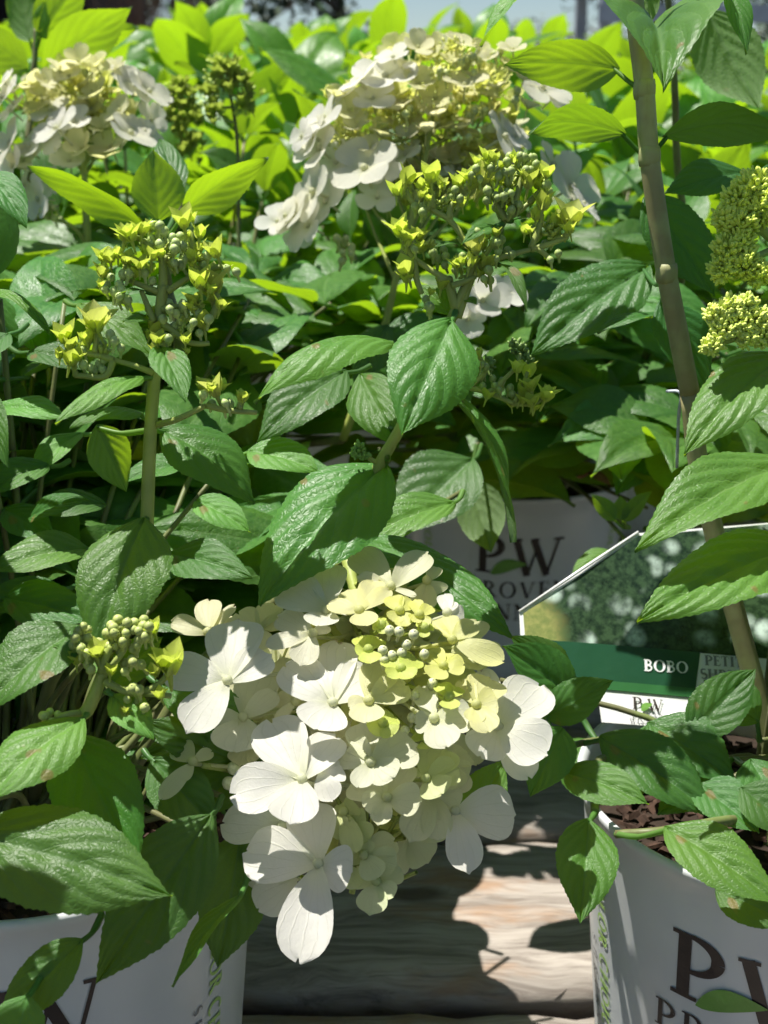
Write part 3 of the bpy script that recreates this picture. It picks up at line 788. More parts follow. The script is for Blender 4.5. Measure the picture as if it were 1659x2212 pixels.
hl(plA, (770, 1165, .535), (1108, 1375, .485), (.12, .66, .74), 175, bend=.09, fold=-.10, curl=.15, attach=(742, 1180, .53), tone=(.9, .95, .95))
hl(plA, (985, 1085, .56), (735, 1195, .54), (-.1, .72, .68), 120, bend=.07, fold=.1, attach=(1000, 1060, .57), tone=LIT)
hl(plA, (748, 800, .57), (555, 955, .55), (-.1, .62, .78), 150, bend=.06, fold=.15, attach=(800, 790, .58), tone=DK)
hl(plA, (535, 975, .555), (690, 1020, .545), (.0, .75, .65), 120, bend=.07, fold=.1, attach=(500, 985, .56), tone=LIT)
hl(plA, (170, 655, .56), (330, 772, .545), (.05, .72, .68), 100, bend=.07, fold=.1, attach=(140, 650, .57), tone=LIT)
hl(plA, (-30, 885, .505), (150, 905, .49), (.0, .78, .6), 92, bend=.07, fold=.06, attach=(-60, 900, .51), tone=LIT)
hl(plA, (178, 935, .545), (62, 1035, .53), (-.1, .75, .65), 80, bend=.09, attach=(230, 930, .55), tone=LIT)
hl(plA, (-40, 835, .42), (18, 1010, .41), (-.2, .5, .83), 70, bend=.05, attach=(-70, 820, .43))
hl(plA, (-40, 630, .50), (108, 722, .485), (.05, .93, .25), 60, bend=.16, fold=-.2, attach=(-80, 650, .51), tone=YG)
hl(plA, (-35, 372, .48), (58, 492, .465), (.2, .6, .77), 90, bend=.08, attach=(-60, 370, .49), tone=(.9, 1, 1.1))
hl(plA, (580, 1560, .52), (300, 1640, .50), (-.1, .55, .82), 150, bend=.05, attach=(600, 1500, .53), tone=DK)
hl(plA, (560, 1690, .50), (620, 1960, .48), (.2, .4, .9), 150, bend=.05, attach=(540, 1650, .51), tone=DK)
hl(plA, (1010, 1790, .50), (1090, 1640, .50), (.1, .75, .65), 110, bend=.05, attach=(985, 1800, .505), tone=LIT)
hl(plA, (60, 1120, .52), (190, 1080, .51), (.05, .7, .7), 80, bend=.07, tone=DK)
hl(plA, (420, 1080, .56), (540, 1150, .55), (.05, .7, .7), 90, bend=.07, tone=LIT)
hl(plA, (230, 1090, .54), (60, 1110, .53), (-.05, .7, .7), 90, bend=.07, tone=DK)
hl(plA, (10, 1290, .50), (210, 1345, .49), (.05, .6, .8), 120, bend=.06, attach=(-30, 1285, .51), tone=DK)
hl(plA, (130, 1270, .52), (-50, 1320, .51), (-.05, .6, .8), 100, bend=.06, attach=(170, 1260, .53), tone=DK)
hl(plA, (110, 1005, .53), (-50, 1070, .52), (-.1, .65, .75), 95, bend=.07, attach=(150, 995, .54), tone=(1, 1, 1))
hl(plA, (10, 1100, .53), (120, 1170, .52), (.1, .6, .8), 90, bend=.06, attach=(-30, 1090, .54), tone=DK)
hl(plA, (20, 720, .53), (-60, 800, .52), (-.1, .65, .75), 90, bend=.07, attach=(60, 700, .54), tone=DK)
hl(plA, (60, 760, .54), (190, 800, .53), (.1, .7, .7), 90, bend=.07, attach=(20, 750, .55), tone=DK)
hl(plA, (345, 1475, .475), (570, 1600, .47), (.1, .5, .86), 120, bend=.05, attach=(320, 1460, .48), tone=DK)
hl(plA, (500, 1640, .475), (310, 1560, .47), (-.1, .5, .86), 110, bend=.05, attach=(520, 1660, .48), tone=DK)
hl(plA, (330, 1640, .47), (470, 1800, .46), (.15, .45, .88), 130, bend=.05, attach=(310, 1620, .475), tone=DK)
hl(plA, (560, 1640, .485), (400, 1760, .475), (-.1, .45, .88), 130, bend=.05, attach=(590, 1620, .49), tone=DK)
for q in ((240, 1370, .455), (480, 1720, .47), (510, 1740, .475), (540, 1860, .465), (220, 1975, .445), (600, 1500, .53), (-110, 1770, .43), (228, 1490, .435), (1000, 1060, .575), (500, 985, .565), (140, 650, .575), (985, 1800, .505), (-80, 650, .515)):
    to_soil(plA, P(*q))
# lower left side shoot with buds
def rel5(x, y): return (x*.5, 1106+y*.5)
stem(plA, [P(172, 1548, .432), P(190, 1532, .43), P(208, 1492, .428), P(222, 1452, .427)], .0024, .0019, M_STEMY)
to_soil(plA, P(172, 1548, .432), .0024, .003, M_STEM)

# --- shoot with three backlit leaves behind the left buds (plant E)
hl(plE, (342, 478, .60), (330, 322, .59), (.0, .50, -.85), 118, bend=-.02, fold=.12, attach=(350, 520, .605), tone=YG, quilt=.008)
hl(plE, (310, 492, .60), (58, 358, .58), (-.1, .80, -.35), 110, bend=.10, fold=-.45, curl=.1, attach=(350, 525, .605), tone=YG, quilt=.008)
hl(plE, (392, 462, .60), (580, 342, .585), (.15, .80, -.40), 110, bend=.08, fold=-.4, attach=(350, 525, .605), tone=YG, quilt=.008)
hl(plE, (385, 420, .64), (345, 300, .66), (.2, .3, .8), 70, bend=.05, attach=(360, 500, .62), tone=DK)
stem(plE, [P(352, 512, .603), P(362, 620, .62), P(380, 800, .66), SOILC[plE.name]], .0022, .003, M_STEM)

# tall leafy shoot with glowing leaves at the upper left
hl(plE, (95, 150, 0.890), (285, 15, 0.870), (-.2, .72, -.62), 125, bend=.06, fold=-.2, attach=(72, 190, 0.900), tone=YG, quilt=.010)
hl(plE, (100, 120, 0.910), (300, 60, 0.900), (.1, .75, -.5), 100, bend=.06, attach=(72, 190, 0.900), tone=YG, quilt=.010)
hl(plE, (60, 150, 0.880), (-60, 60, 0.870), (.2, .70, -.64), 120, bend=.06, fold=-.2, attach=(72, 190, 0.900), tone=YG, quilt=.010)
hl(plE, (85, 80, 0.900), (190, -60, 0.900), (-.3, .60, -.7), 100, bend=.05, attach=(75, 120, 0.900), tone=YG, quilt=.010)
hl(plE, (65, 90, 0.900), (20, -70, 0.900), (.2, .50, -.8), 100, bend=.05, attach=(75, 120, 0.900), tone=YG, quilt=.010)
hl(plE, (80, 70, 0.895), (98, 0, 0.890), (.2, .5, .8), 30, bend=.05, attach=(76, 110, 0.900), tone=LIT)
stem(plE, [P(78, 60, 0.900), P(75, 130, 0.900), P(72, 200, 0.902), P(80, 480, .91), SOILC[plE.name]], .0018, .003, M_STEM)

# --- plant C (right)
sC = [(1362, -60, .515), (1376, 60, .518), (1392, 190, .521), (1402, 330, .524), (1418, 450, .528), (1438, 580, .533), (1465, 720, .54), (1490, 850, .55)]
stem(plC, [P(*q) for q in sC], .0040, .0044, M_STEMB, n=10)
stem(plC, [P(1490, 850, .55), P(1530, 1100, .56), SOILC[plC.name]], .0044, .0048, M_STEMB, n=10)
for nx, ny, nd in ((1392, 193, .521), (1403, 338, .524), (1440, 590, .533)):
    m = MB(); c = P(nx, ny, nd); m.tube([c-Vector((0, 0, .004)), c-Vector((0, 0, .0015)), c+Vector((0, 0, .0015)), c+Vector((0, 0, .004))], [.0041, .0047, .0046, .0041], 10); m.build('stem_node', M_STEMB, plC)
hl(plC, (1404, 62, .555), (1433, 194, .468), (.02, .92, .36), 350, bend=.10, fold=.58, attach=(1380, 75, .519), tone=(1.35, 1.3, 1.45), teeth=24)
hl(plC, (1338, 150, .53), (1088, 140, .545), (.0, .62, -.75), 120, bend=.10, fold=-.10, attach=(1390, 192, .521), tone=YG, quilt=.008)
hl(plC, (1352, 290, .525), (1140, 288, .50), (-.05, .72, -.62), 98, bend=.16, fold=-.15, attach=(1402, 342, .524), tone=(.5, .62, .4), quilt=.010)  # dark tint stands in for shade from the leaf above
hl(plC, (1430, 295, .525), (1720, 300, .50), (.05, .74, -.58), 115, bend=.17, fold=-.15, attach=(1405, 342, .524), tone=(.5, .62, .4), quilt=.010)  # same shade put into the tint of the opposite leaf
hl(plB, (1525, 20, .70), (1640, 235, .69), (-.2, .70, -.68), 150, bend=.05, fold=.1, attach=(1440, -60, .71), tone=YG)
hl(plC, (1560, -40, .50), (1612, 118, .49), (.35, .4, .83), 75, bend=.06, fold=.2, attach=(1363, -55, .516), tone=(.9, 1, .95))
hl(plC, (1175, -50, .56), (1038, 100, .55), (-.6, .35, .4), 70, bend=.06, fold=.3, attach=(1363, -58, .516), tone=YG)
hl(plC, (1395, -40, .56), (1402, 55, .56), (.0, .1, -.99), 60, bend=.02, attach=(1380, -50, .53), tone=YG)
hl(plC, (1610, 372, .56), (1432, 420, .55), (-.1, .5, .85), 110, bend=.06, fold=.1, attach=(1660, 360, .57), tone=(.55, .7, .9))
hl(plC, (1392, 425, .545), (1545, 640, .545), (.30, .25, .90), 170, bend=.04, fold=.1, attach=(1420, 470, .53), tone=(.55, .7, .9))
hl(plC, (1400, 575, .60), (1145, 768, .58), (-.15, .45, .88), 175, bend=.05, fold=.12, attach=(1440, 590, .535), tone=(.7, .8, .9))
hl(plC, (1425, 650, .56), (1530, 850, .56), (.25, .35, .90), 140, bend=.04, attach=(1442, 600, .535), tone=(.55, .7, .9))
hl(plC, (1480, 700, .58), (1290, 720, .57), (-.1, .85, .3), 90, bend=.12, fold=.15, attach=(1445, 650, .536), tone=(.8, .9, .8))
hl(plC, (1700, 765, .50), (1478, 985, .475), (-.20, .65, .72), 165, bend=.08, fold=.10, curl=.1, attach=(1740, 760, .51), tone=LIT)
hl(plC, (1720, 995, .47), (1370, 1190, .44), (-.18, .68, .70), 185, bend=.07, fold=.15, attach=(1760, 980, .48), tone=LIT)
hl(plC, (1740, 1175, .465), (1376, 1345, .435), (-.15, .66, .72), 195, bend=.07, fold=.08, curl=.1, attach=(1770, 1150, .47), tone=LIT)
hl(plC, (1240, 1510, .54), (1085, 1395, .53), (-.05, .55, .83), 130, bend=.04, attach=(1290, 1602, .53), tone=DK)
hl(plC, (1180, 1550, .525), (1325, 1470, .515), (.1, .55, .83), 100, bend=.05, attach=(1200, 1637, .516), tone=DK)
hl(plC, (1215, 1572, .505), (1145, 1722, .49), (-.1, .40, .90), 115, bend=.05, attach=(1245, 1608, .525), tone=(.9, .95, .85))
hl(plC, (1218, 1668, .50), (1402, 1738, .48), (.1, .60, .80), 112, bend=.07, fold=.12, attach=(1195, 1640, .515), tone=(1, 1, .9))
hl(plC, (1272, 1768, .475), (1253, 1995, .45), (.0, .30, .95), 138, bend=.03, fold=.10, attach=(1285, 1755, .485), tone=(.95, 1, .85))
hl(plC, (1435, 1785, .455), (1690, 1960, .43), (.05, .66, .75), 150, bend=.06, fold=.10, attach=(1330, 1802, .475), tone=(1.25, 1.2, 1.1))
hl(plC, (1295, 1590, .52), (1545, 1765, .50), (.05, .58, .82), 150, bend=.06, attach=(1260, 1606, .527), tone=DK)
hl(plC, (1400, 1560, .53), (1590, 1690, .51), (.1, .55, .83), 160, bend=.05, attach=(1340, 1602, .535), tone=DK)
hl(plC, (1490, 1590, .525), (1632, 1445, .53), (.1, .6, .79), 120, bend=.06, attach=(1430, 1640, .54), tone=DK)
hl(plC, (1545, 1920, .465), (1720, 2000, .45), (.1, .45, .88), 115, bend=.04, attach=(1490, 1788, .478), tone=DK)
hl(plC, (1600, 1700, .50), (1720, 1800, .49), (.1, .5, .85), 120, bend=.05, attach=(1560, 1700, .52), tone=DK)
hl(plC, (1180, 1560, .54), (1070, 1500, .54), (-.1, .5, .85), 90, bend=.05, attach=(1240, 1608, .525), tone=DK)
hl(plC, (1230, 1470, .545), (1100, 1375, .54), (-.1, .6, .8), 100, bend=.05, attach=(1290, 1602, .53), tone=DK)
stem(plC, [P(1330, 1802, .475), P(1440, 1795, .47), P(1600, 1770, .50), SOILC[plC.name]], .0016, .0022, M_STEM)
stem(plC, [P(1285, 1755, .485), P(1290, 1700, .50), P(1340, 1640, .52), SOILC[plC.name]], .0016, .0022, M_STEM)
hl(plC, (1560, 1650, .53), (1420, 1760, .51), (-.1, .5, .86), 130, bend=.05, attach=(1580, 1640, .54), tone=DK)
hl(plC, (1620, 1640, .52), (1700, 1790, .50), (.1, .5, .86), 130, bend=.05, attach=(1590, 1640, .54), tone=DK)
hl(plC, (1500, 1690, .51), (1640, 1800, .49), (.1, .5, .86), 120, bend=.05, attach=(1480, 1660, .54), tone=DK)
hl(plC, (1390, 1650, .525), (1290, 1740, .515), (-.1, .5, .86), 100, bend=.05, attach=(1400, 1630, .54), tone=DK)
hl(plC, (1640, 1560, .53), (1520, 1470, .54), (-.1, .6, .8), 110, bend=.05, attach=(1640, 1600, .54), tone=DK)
for q in ((1585, 1640, .54), (1480, 1660, .54), (1640, 1600, .54)): to_soil(plC, P(*q))
brC = [(1195, 1640, .515), (1245, 1608, .525), (1330, 1600, .535), (1430, 1640, .54)]
stem(plC, [P(*q) for q in brC] + [SOILC[plC.name]], .0010, .0022, M_STEM)
stem(plB, [P(1440, -60, .71), P(1460, 300, .76), P(1440, 700, .85), SOILC[plB.name]], .0018, .003, M_STEM)
for q in ((1740, 760, .51), (1760, 980, .48), (1770, 1150, .47), (1660, 360, .57)):
    to_soil(plC, P(*q))

# --- plant B (shaded, behind the tag)
hl(plB, (1012, 1035, .72), (1062, 1195, .70), (.1, .35, -.9), 112, bend=.04, fold=.15, attach=(1030, 960, .73), tone=(1, 1, .8))
hl(plB, (1020, 990, .70), (860, 1160, .68), (-.15, .5, .85), 190, bend=.05, attach=(1040, 960, .73), tone=DK)
hl(plB, (1462, 850, .78), (1330, 1070, .75), (-.15, .40, .9), 175, bend=.05, fold=.1, attach=(1490, 830, .79), tone=DK)
hl(plB, (1305, 790, .80), (1180, 895, .78), (-.05, .62, .78), 105, bend=.05, attach=(1340, 770, .81), tone=(1, 1, 1))
hl(plB, (1120, 665, .80), (1080, 812, .78), (.0, .45, .9), 100, bend=.04, attach=(1130, 640, .81), tone=LIT)
hl(plB, (1330, 1125, .70), (1278, 1068, .70), (-.2, .6, -.7), 42, bend=.05, attach=(1360, 1140, .71), tone=YG)
hl(plB, (1345, 1128, .70), (1408, 1060, .70), (.2, .6, -.7), 42, bend=.05, attach=(1360, 1140, .71), tone=YG)
hl(plB, (1345, 1125, .70), (1340, 1070, .70), (.0, .5, -.8), 40, bend=.05, attach=(1360, 1140, .71), tone=YG)
hl(plB, (1320, 1190, .72), (1235, 1245, .71), (-.2, .75, .6), 60, bend=.05, attach=(1350, 1165, .72), tone=LIT)
for q in ((1030, 960, .73), (1490, 830, .79), (1340, 770, .81), (1130, 640, .81), (1360, 1140, .715), (1350, 1165, .725)):
    to_soil(plB, P(*q))
hl(plB, (1270, 1020, .80), (1320, 1052, .79), (0, .6, .8), 26, bend=.15, name='dried_leaf', mat_=M_DRY, attach=(1250, 1030, .81))
hl(plB, (1325, 885, .80), (1270, 935, .79), (0, .6, .8), 40, bend=.15, name='dried_leaf', mat_=M_DRY, attach=(1345, 875, .81))
to_soil(plB, P(1250, 1030, .81)); to_soil(plB, P(1345, 875, .81))

# ------------------------------------------------------------------ the big white flower head
def zA(x, y): return (328.4+x*.2708, 1175.2+y*.2708)
def zB(x, y): return (760.4+x*.2708, 1175.2+y*.2708)
def zC(x, y): return (328.4+x*.2708, 1624.5+y*.2708)
def zD(x, y): return (760.4+x*.2708, 1624.5+y*.2708)
def head_of(plant, pts, r0, r1, material, name='flower_head'):
    c = spline([P(*q) for q in pts], 5); m = MB(); m.tube(c, lerpv(r0, r1, len(c)), 7)
    o = m.build(name, material, plant, c[0]); return o, c
H1, ax1 = head_of(plA, [(742, 1180, .53), (770, 1290, .515), (800, 1450, .505), (800, 1650, .50), (775, 1850, .485), (760, 1930, .478)], .0026, .0012, M_STEMY)
def near(ax, p, back=0.0):
    """rachis point a little further up the stalk than the nearest one"""
    i = min(range(len(ax)), key=lambda k: (ax[k]-p).length); return ax[max(0, i-2)]
def fl(z, c, d, tips, tone, **kw):
    cx, cy = z(*c); pt = [(*z(t[0], t[1]), t[2]*.2708, *t[3:]) for t in tips]
    return floret(H1, (cx, cy, d), pt, tone, stalk=near(ax1, P(cx, cy, d)), **kw)
fl(zA, (605, 1100), .452, [(95, 985, 330, -.004), (690, 585, 420, .010), (945, 870, 300, .004), (285, 1480, 350, -.006)], WHITE)
fl(zA, (1445, 1275), .452, [(1062, 950, 340, .004), (1480, 758, 310, .010), (1740, 990, 360, .003), (1310, 1465, 400, -.008)], WHITE)
fl(zA, (1390, 540), .470, [(1030, 310, 340, .004), (1425, 140, 260, .010), (1330, 640, 260, -.014), (1600, 470, 200, .004)], (0.83, 0.83, 0.71))
fl(zA, (450, 715), .484, [(150, 610, 170, -.006), (450, 432, 200, .006), (655, 480, 90, .004), (640, 570, 120, .010)], CREAM)
fl(zA, (855, 690), .482, [(680, 540, 210, .004), (975, 465, 200, .006), (880, 840, 200, -.006), (1060, 600, 150, .006)], CREAM)
fl(zA, (1285, 725), .466, [(1000, 560, 220, .006), (915, 800, 150, -.006), (1410, 650, 110, .004), (1180, 960, 220, -.004)], (0.82, 0.80, 0.62))
fl(zA, (730, 1390), .466, [(890, 1010, 330, .008), (455, 1470, 260, .002), (660, 1645, 390, -.008), (1003, 1180, 190, -.002)], (0.80, 0.80, 0.60))
fl(zA, (330, 1440), .480, [(132, 1400, 270, .002), (450, 1590, 230, -.004), (330, 1200, 220, .006)], CREAM)
fl(zA, (1150, 1265), .470, [(1005, 890, 170, .008), (990, 1400, 90, -.004), (980, 1230, 150, .002), (1240, 1150, 120, .004)], CREAM)
fl(zA, (1060, 260), .498, [(990, 170, 150, .004), (960, 420, 120, -.004), (1200, 150, 150, .004)], CREAM)
fl(zA, (1250, 130), .505, [(1460, 40, 260, .004), (1230, 280, 200, -.004), (1620, 80, 80, .002)], (0.76, 0.78, 0.46))
fl(zB, (60, 545), .462, [(-30, 350, 190, .010), (200, 265, 180, .010), (300, 350, 140, .004), (115, 645, 210, -.010), (-190, 470, 150, .002)], (0.80, 0.78, 0.41), facing=(0, .7, .7))
fl(zB, (310, 350), .478, [(610, 55, 230, .004), (20, 40, 260, .008), (505, 405, 60, -.008), (40, 250, 120, -.004)], (0.80, 0.79, 0.55))
fl(zB, (600, 300), .49, [(690, 175, 110, .004), (640, 420, 260, .004), (560, 520, 200, .004)], (0.78, 0.77, 0.48))
fl(zB, (380, 540), .462, [(315, 410, 150, .006), (490, 440, 140, .006), (440, 650, 150, -.006), (320, 610, 130, -.004)], LEMON, facing=(0, .5, .8))
fl(zB, (535, 575), .460, [(500, 435, 110, .006), (640, 490, 110, .004), (480, 610, 110, -.006), (600, 650, 110, -.004)], LEMON, facing=(0, .5, .8))
fl(zB, (235, 655), .458, [(158, 655, 80, 0), (230, 585, 80, .004), (295, 640, 80, 0), (250, 715, 80, -.004)], GREENY)
fl(zB, (580, 680), .458, [(530, 620, 70, .004), (645, 650, 90, 0), (580, 740, 80, -.004), (520, 700, 60, 0)], GREENY)
fl(zB, (130, 855), .454, [(58, 730, 150, .006), (222, 745, 150, .006), (28, 850, 120, -.004), (150, 942, 170, -.008)], GREENY, facing=(0, .6, .7))
fl(zB, (390, 1005), .450, [(275, 890, 170, .004), (520, 900, 190, .004), (285, 1050, 130, -.006), (480, 1060, 150, -.008)], GREENY, facing=(0, .6, .7))
fl(zB, (725, 985), .452, [(605, 840, 180, .006), (740, 860, 190, .008), (895, 960, 180, -.002), (640, 1060, 190, -.008)], LEMON, facing=(0, .6, .7))
fl(zB, (800, 775), .462, [(735, 565, 190, .006), (980, 625, 170, .002), (1212, 925, 200, -.004), (645, 600, 70, .004)], (0.76, 0.76, 0.34))
fl(zB, (760, 560), .474, [(735, 385, 120, .006), (800, 450, 110, .004), (900, 600, 200, .006)], WHITE)
fl(zB, (960, 800), .478, [(1000, 600, 200, .006), (1120, 960, 280, .002), (880, 940, 220, -.004), (1000, 1000, 240, -.002)], (0.74, 0.76, 0.39))
fl(zB, (770, 1230), .448, [(700, 1100, 130, .006), (845, 1130, 150, .004), (785, 1310, 150, -.008)], GREENY, facing=(0, .6, .7))
fl(zB, (990, 1290), .448, [(870, 1075, 140, .008), (1110, 1060, 300, .010), (1160, 1240, 230, -.002), (1090, 1490, 220, -.010), (970, 1420, 160, -.008)], (0.77, 0.76, 0.38), facing=(0, .5, .8))
fl(zB, (1165, 1465), .455, [(1520, 1100, 400, .006), (1560, 1660, 400, -.004), (1020, 1690, 330, .002), (1040, 975, 190, .008)], WHITE)
fl(zB, (1180, 1500), .464, [(1420, 1860, 260, .0), (1210, 1270, 200, .004), (1330, 1650, 200, .004)], (0.76, 0.78, 0.63))
fl(zB, (655, 1400), .446, [(545, 1120, 180, .008), (968, 1370, 280, .0), (755, 1610, 270, -.008), (500, 1440, 180, .004)], (0.82, 0.82, 0.64))
fl(zB, (135, 1260), .450, [(270, 925, 300, .008), (445, 1110, 270, .004), (110, 1412, 260, -.008), (-20, 1300, 160, -.004)], (0.82, 0.80, 0.51))
fl(zB, (250, 1440), .447, [(150, 1380, 160, .002), (340, 1370, 160, .002), (150, 1500, 150, -.002), (330, 1520, 160, -.002)], GREENY)
fl(zB, (590, 1560), .455, [(510, 1500, 160, .002), (680, 1510, 140, .002), (620, 1630, 160, -.004)], GREENY)
fl(zB, (150, 1750), .446, [(90, 1400, 290, .008), (515, 1600, 330, .002), (-60, 1640, 300, .004), (50, 1930, 180, -.006), (330, 1860, 260, -.006)], (0.78, 0.79, 0.60))
fl(zD, (280, 370), .447, [(400, 60, 290, .006), (100, 440, 210, -.004), (548, 390, 270, -.002), (20, 200, 330, .006), (210, 570, 160, -.006)], (0.78, 0.79, 0.54))
fl(zD, (590, 215), .452, [(720, -40, 340, .006), (860, 130, 250, .002), (720, 330, 260, -.008), (520, 110, 160, .004)], (0.71, 0.77, 0.39))
fl(zD, (640, 330), .466, [(910, 150, 280, .004), (820, 470, 290, .0), (690, 700, 240, -.002), (460, 700, 260, -.004)], (0.78, 0.79, 0.57))
fl(zD, (760, 100), .47, [(925, 0, 220, .004), (930, 200, 200, .002), (800, 300, 240, -.002)], (0.76, 0.78, 0.53))
fl(zD, (825, 480), .462, [(1310, 500, 430, .004), (935, 952, 270, -.006), (760, 420, 110, .002)], WHITE)
fl(zD, (95, 830), .456, [(345, 700, 220, .004), (30, 620, 200, .002), (120, 700, 130, -.002), (200, 1000, 200, -.002), (360, 900, 220, .002)], (0.74, 0.78, 0.48))
fl(zD, (195, 1035), .454, [(140, 1290, 230, -.004), (400, 950, 170, .002), (330, 1150, 160, -.003), (20, 980, 210, .002)], (0.71, 0.78, 0.46))
fl(zD, (-60, 900), .458, [(60, 800, 140, 0), (-110, 780, 140, .002), (40, 1080, 160, -.002), (-60, 1060, 140, -.002)], (0.71, 0.77, 0.41))
fl(zD, (-10, 560), .462, [(-120, 420, 180, .004), (110, 560, 200, 0), (-80, 700, 150, -.002), (130, 700, 190, 0)], (0.69, 0.76, 0.37))
fl(zC, (1200, 225), .440, [(930, -275, 400, .010), (1470, -150, 300, .008), (630, 330, 400, -.004), (1090, 560, 380, -.010)], WHITE)
fl(zC, (1340, 170), .444, [(1500, 90, 300, .002), (1440, 380, 200, -.002)], WHITE, bead=False)
fl(zC, (1330, 900), .444, [(738, 790, 430, -.002), (1250, 400, 360, .010), (1600, 960, 360, .004), (1165, 1660, 410, -.006)], WHITE)
fl(zC, (1040, 600), .460, [(555, 560, 320, .0), (1000, 430, 200, .006), (900, 760, 250, -.004)], (0.80, 0.82, 0.71))
fl(zC, (1150, 1000), .462, [(850, 1250, 320, -.004), (735, 950, 240, .002)], (0.82, 0.83, 0.74), bead=False)
fl(zC, (330, 85), .462, [(195, -60, 190, .006), (478, -10, 110, .002), (75, 360, 150, -.006), (235, 225, 110, -.004)], PALE)
fl(zC, (760, -60), .475, [(700, 100, 220, -.002), (600, -160, 220, .004), (900, 0, 250, -.002)], CREAM)
fl(zC, (1530, 480), .462, [(1450, 560, 170, 0), (1640, 420, 170, .002), (1620, 790, 170, -.003), (1480, 700, 140, 0)], (0.71, 0.76, 0.39))
# cream and lemon florets filling the inside of the head
r_ = np.random.default_rng(11)
for k in range(64):
    a = r_.uniform(0, 6.28); q = math.sqrt(r_.uniform(0, 1))
    x, y = 790 + 250*q*math.cos(a), 1560 + 310*q*math.sin(a)
    if y > 1860 and x < 620: continue
    d = .478 + .03*r_.uniform(0, 1) + .016*q
    c = P(x, y, d); axis = (CV((.9*(x-790)/300, .3-(y-1560)/500, .75)) + jit(r_, .35))
    place(FLV[int(r_.integers(6))], 'floret', H1, c, axis, r_.uniform(.010, .016), [CREAM, LEMON, PALE, CREAM][k % 4], r_.uniform(0, 6))
for (bx, by) in ((375, 700), (435, 805), (395, 870), (575, 880), (320, 890), (258, 922), (492, 722), (500, 1210), (480, 1385), (420, 1490), (300, 690), (660, 1290), (660, 1390), (640, 1110), (120, 1240), (245, 850)):
    x, y = zB(bx, by); d = .455
    place(BUDV[1], 'bud', H1, P(x, y, d), CV((.1, .7, .6)), .0019, (.66, .66, .42))
mst = MB(); r_ = np.random.default_rng(12)
for k in range(46):
    i = int(r_.integers(3, len(ax1)-2)); a = ax1[i]; x, y, d = project(a)
    e = P(x + r_.uniform(-150, 150), y + r_.uniform(-130, 60), d - r_.uniform(.008, .030))
    mst.tube(spline([a, (a+e)/2 + Vector((0, 0, -.004)), e], 3), [.0011, .001, .001, .0009, .0009, .0008, .0008], 5, False)
mst.build('flower_stalks', M_STEMY, H1)
mst = MB(); mst.tube([P(*zC(400, 105), .464), P(*zC(560, 130), .472), P(*zC(700, 160), .49)], [.0011, .0012, .0013], 6); mst.build('flower_stalk', M_STEMY, H1)
for q in ((655, 130), (615, 250)): place(BUDV[0], 'bud', H1, P(*zC(*q), .472), CV((-.4, .6, .6)), .0026, (.62, .64, .42))

# ------------------------------------------------------------------ young panicles with buds
def buds(head, z, lst, d, rpx, color=BUDC, seed=0, axis=(.0, .75, .5), extra=.7):
    r = np.random.default_rng(seed)
    k = z(1, 0)[0]-z(0, 0)[0]
    lst = list(lst) + [(x + r.uniform(-22, 22)/k, y + r.uniform(-14, 22)/k) for (x, y) in lst if r.uniform() < extra]
    for (x, y) in lst:
        px, py = z(x, y); dd = d + r.uniform(-.004, .006)
        place(BUDV[int(r.integers(2))], 'bud', head, P(px, py, dd), CV(axis) + jit(r, .35), rpx*r.uniform(.85, 1.12)/FPX*dd, tuple(np.array(color)*r.uniform(.85, 1.15)))
def cups(head, z, lst, d, k, seed=0, color=CUPC):
    r = np.random.default_rng(seed+50)
    lst = list(lst) + [(x + r.uniform(-24, 24)/k, y + r.uniform(-8, 26)/k, rad*r.uniform(.5, .75)) for (x, y, rad) in lst if r.uniform() < .8]
    for (x, y, rad) in lst:
        px, py = z(x, y); dd = d + r.uniform(-.004, .006); rp = rad*k
        c = P(px, py + rp*0.75, dd)
        pale = 0.5 if rad > 85 else 0.0
        col = tuple(np.array(color)*(1-pale)*r.uniform(.85, 1.12) + np.array((.68, .68, .26))*pale)
        place(CUPV[int(r.integers(5))], 'young_floret', head, c, CV((r.uniform(-.35, .35), .9, r.uniform(.05, .5))), 1.22*rp/1.05/FPX*dd, col, r.uniform(0, 6))
def branches(head, z, lines, d, r=.0011, name='branch'):
    for ln_ in lines:
        c = spline([P(*z(*q[:2]), (q[2] if len(q) > 2 else d)) for q in ln_], 4); m = MB(); m.tube(c, lerpv(r*1.25, r*.85, len(c)), 6); m.build(name, M_STEMY, head)
def tiny(head, z, blobs, d, k, seed, color=CUPC, n=26):
    """dense fine buds around the branch ends: many, joined"""
    r = np.random.default_rng(seed); m = MB()
    for (x, y, rad) in blobs:
        for _ in range(n):
            v = Vector(r.normal(0, 1, 3)).normalized()
            px, py = z(x, y); c = P(px, py, d) + (CR*v.x + CU*v.y + CB*v.z)*(rad*k/FPX*d*r.uniform(.45, 1.0))
            sphere(m, c, r.uniform(.0005, .0010), 5, 4, r.uniform(1.3, 2.8), (CR*v.x + CU*v.y + CB*v.z + UPV*.5 + jit(r, .4)).normalized())
    o = m.build('fine_buds', M_BUD, head, None, True, color); o['kind'] = 'stuff'
    return o
zF = lambda x, y: (86.4+.3125*x, 414.8+.3125*y)
H2, ax2 = head_of(plA, [(337, 790, .462), (348, 690, .46), (352, 615, .458), (351, 550, .458)], .0021, .0014, M_STEMY, 'budding_flower_head')
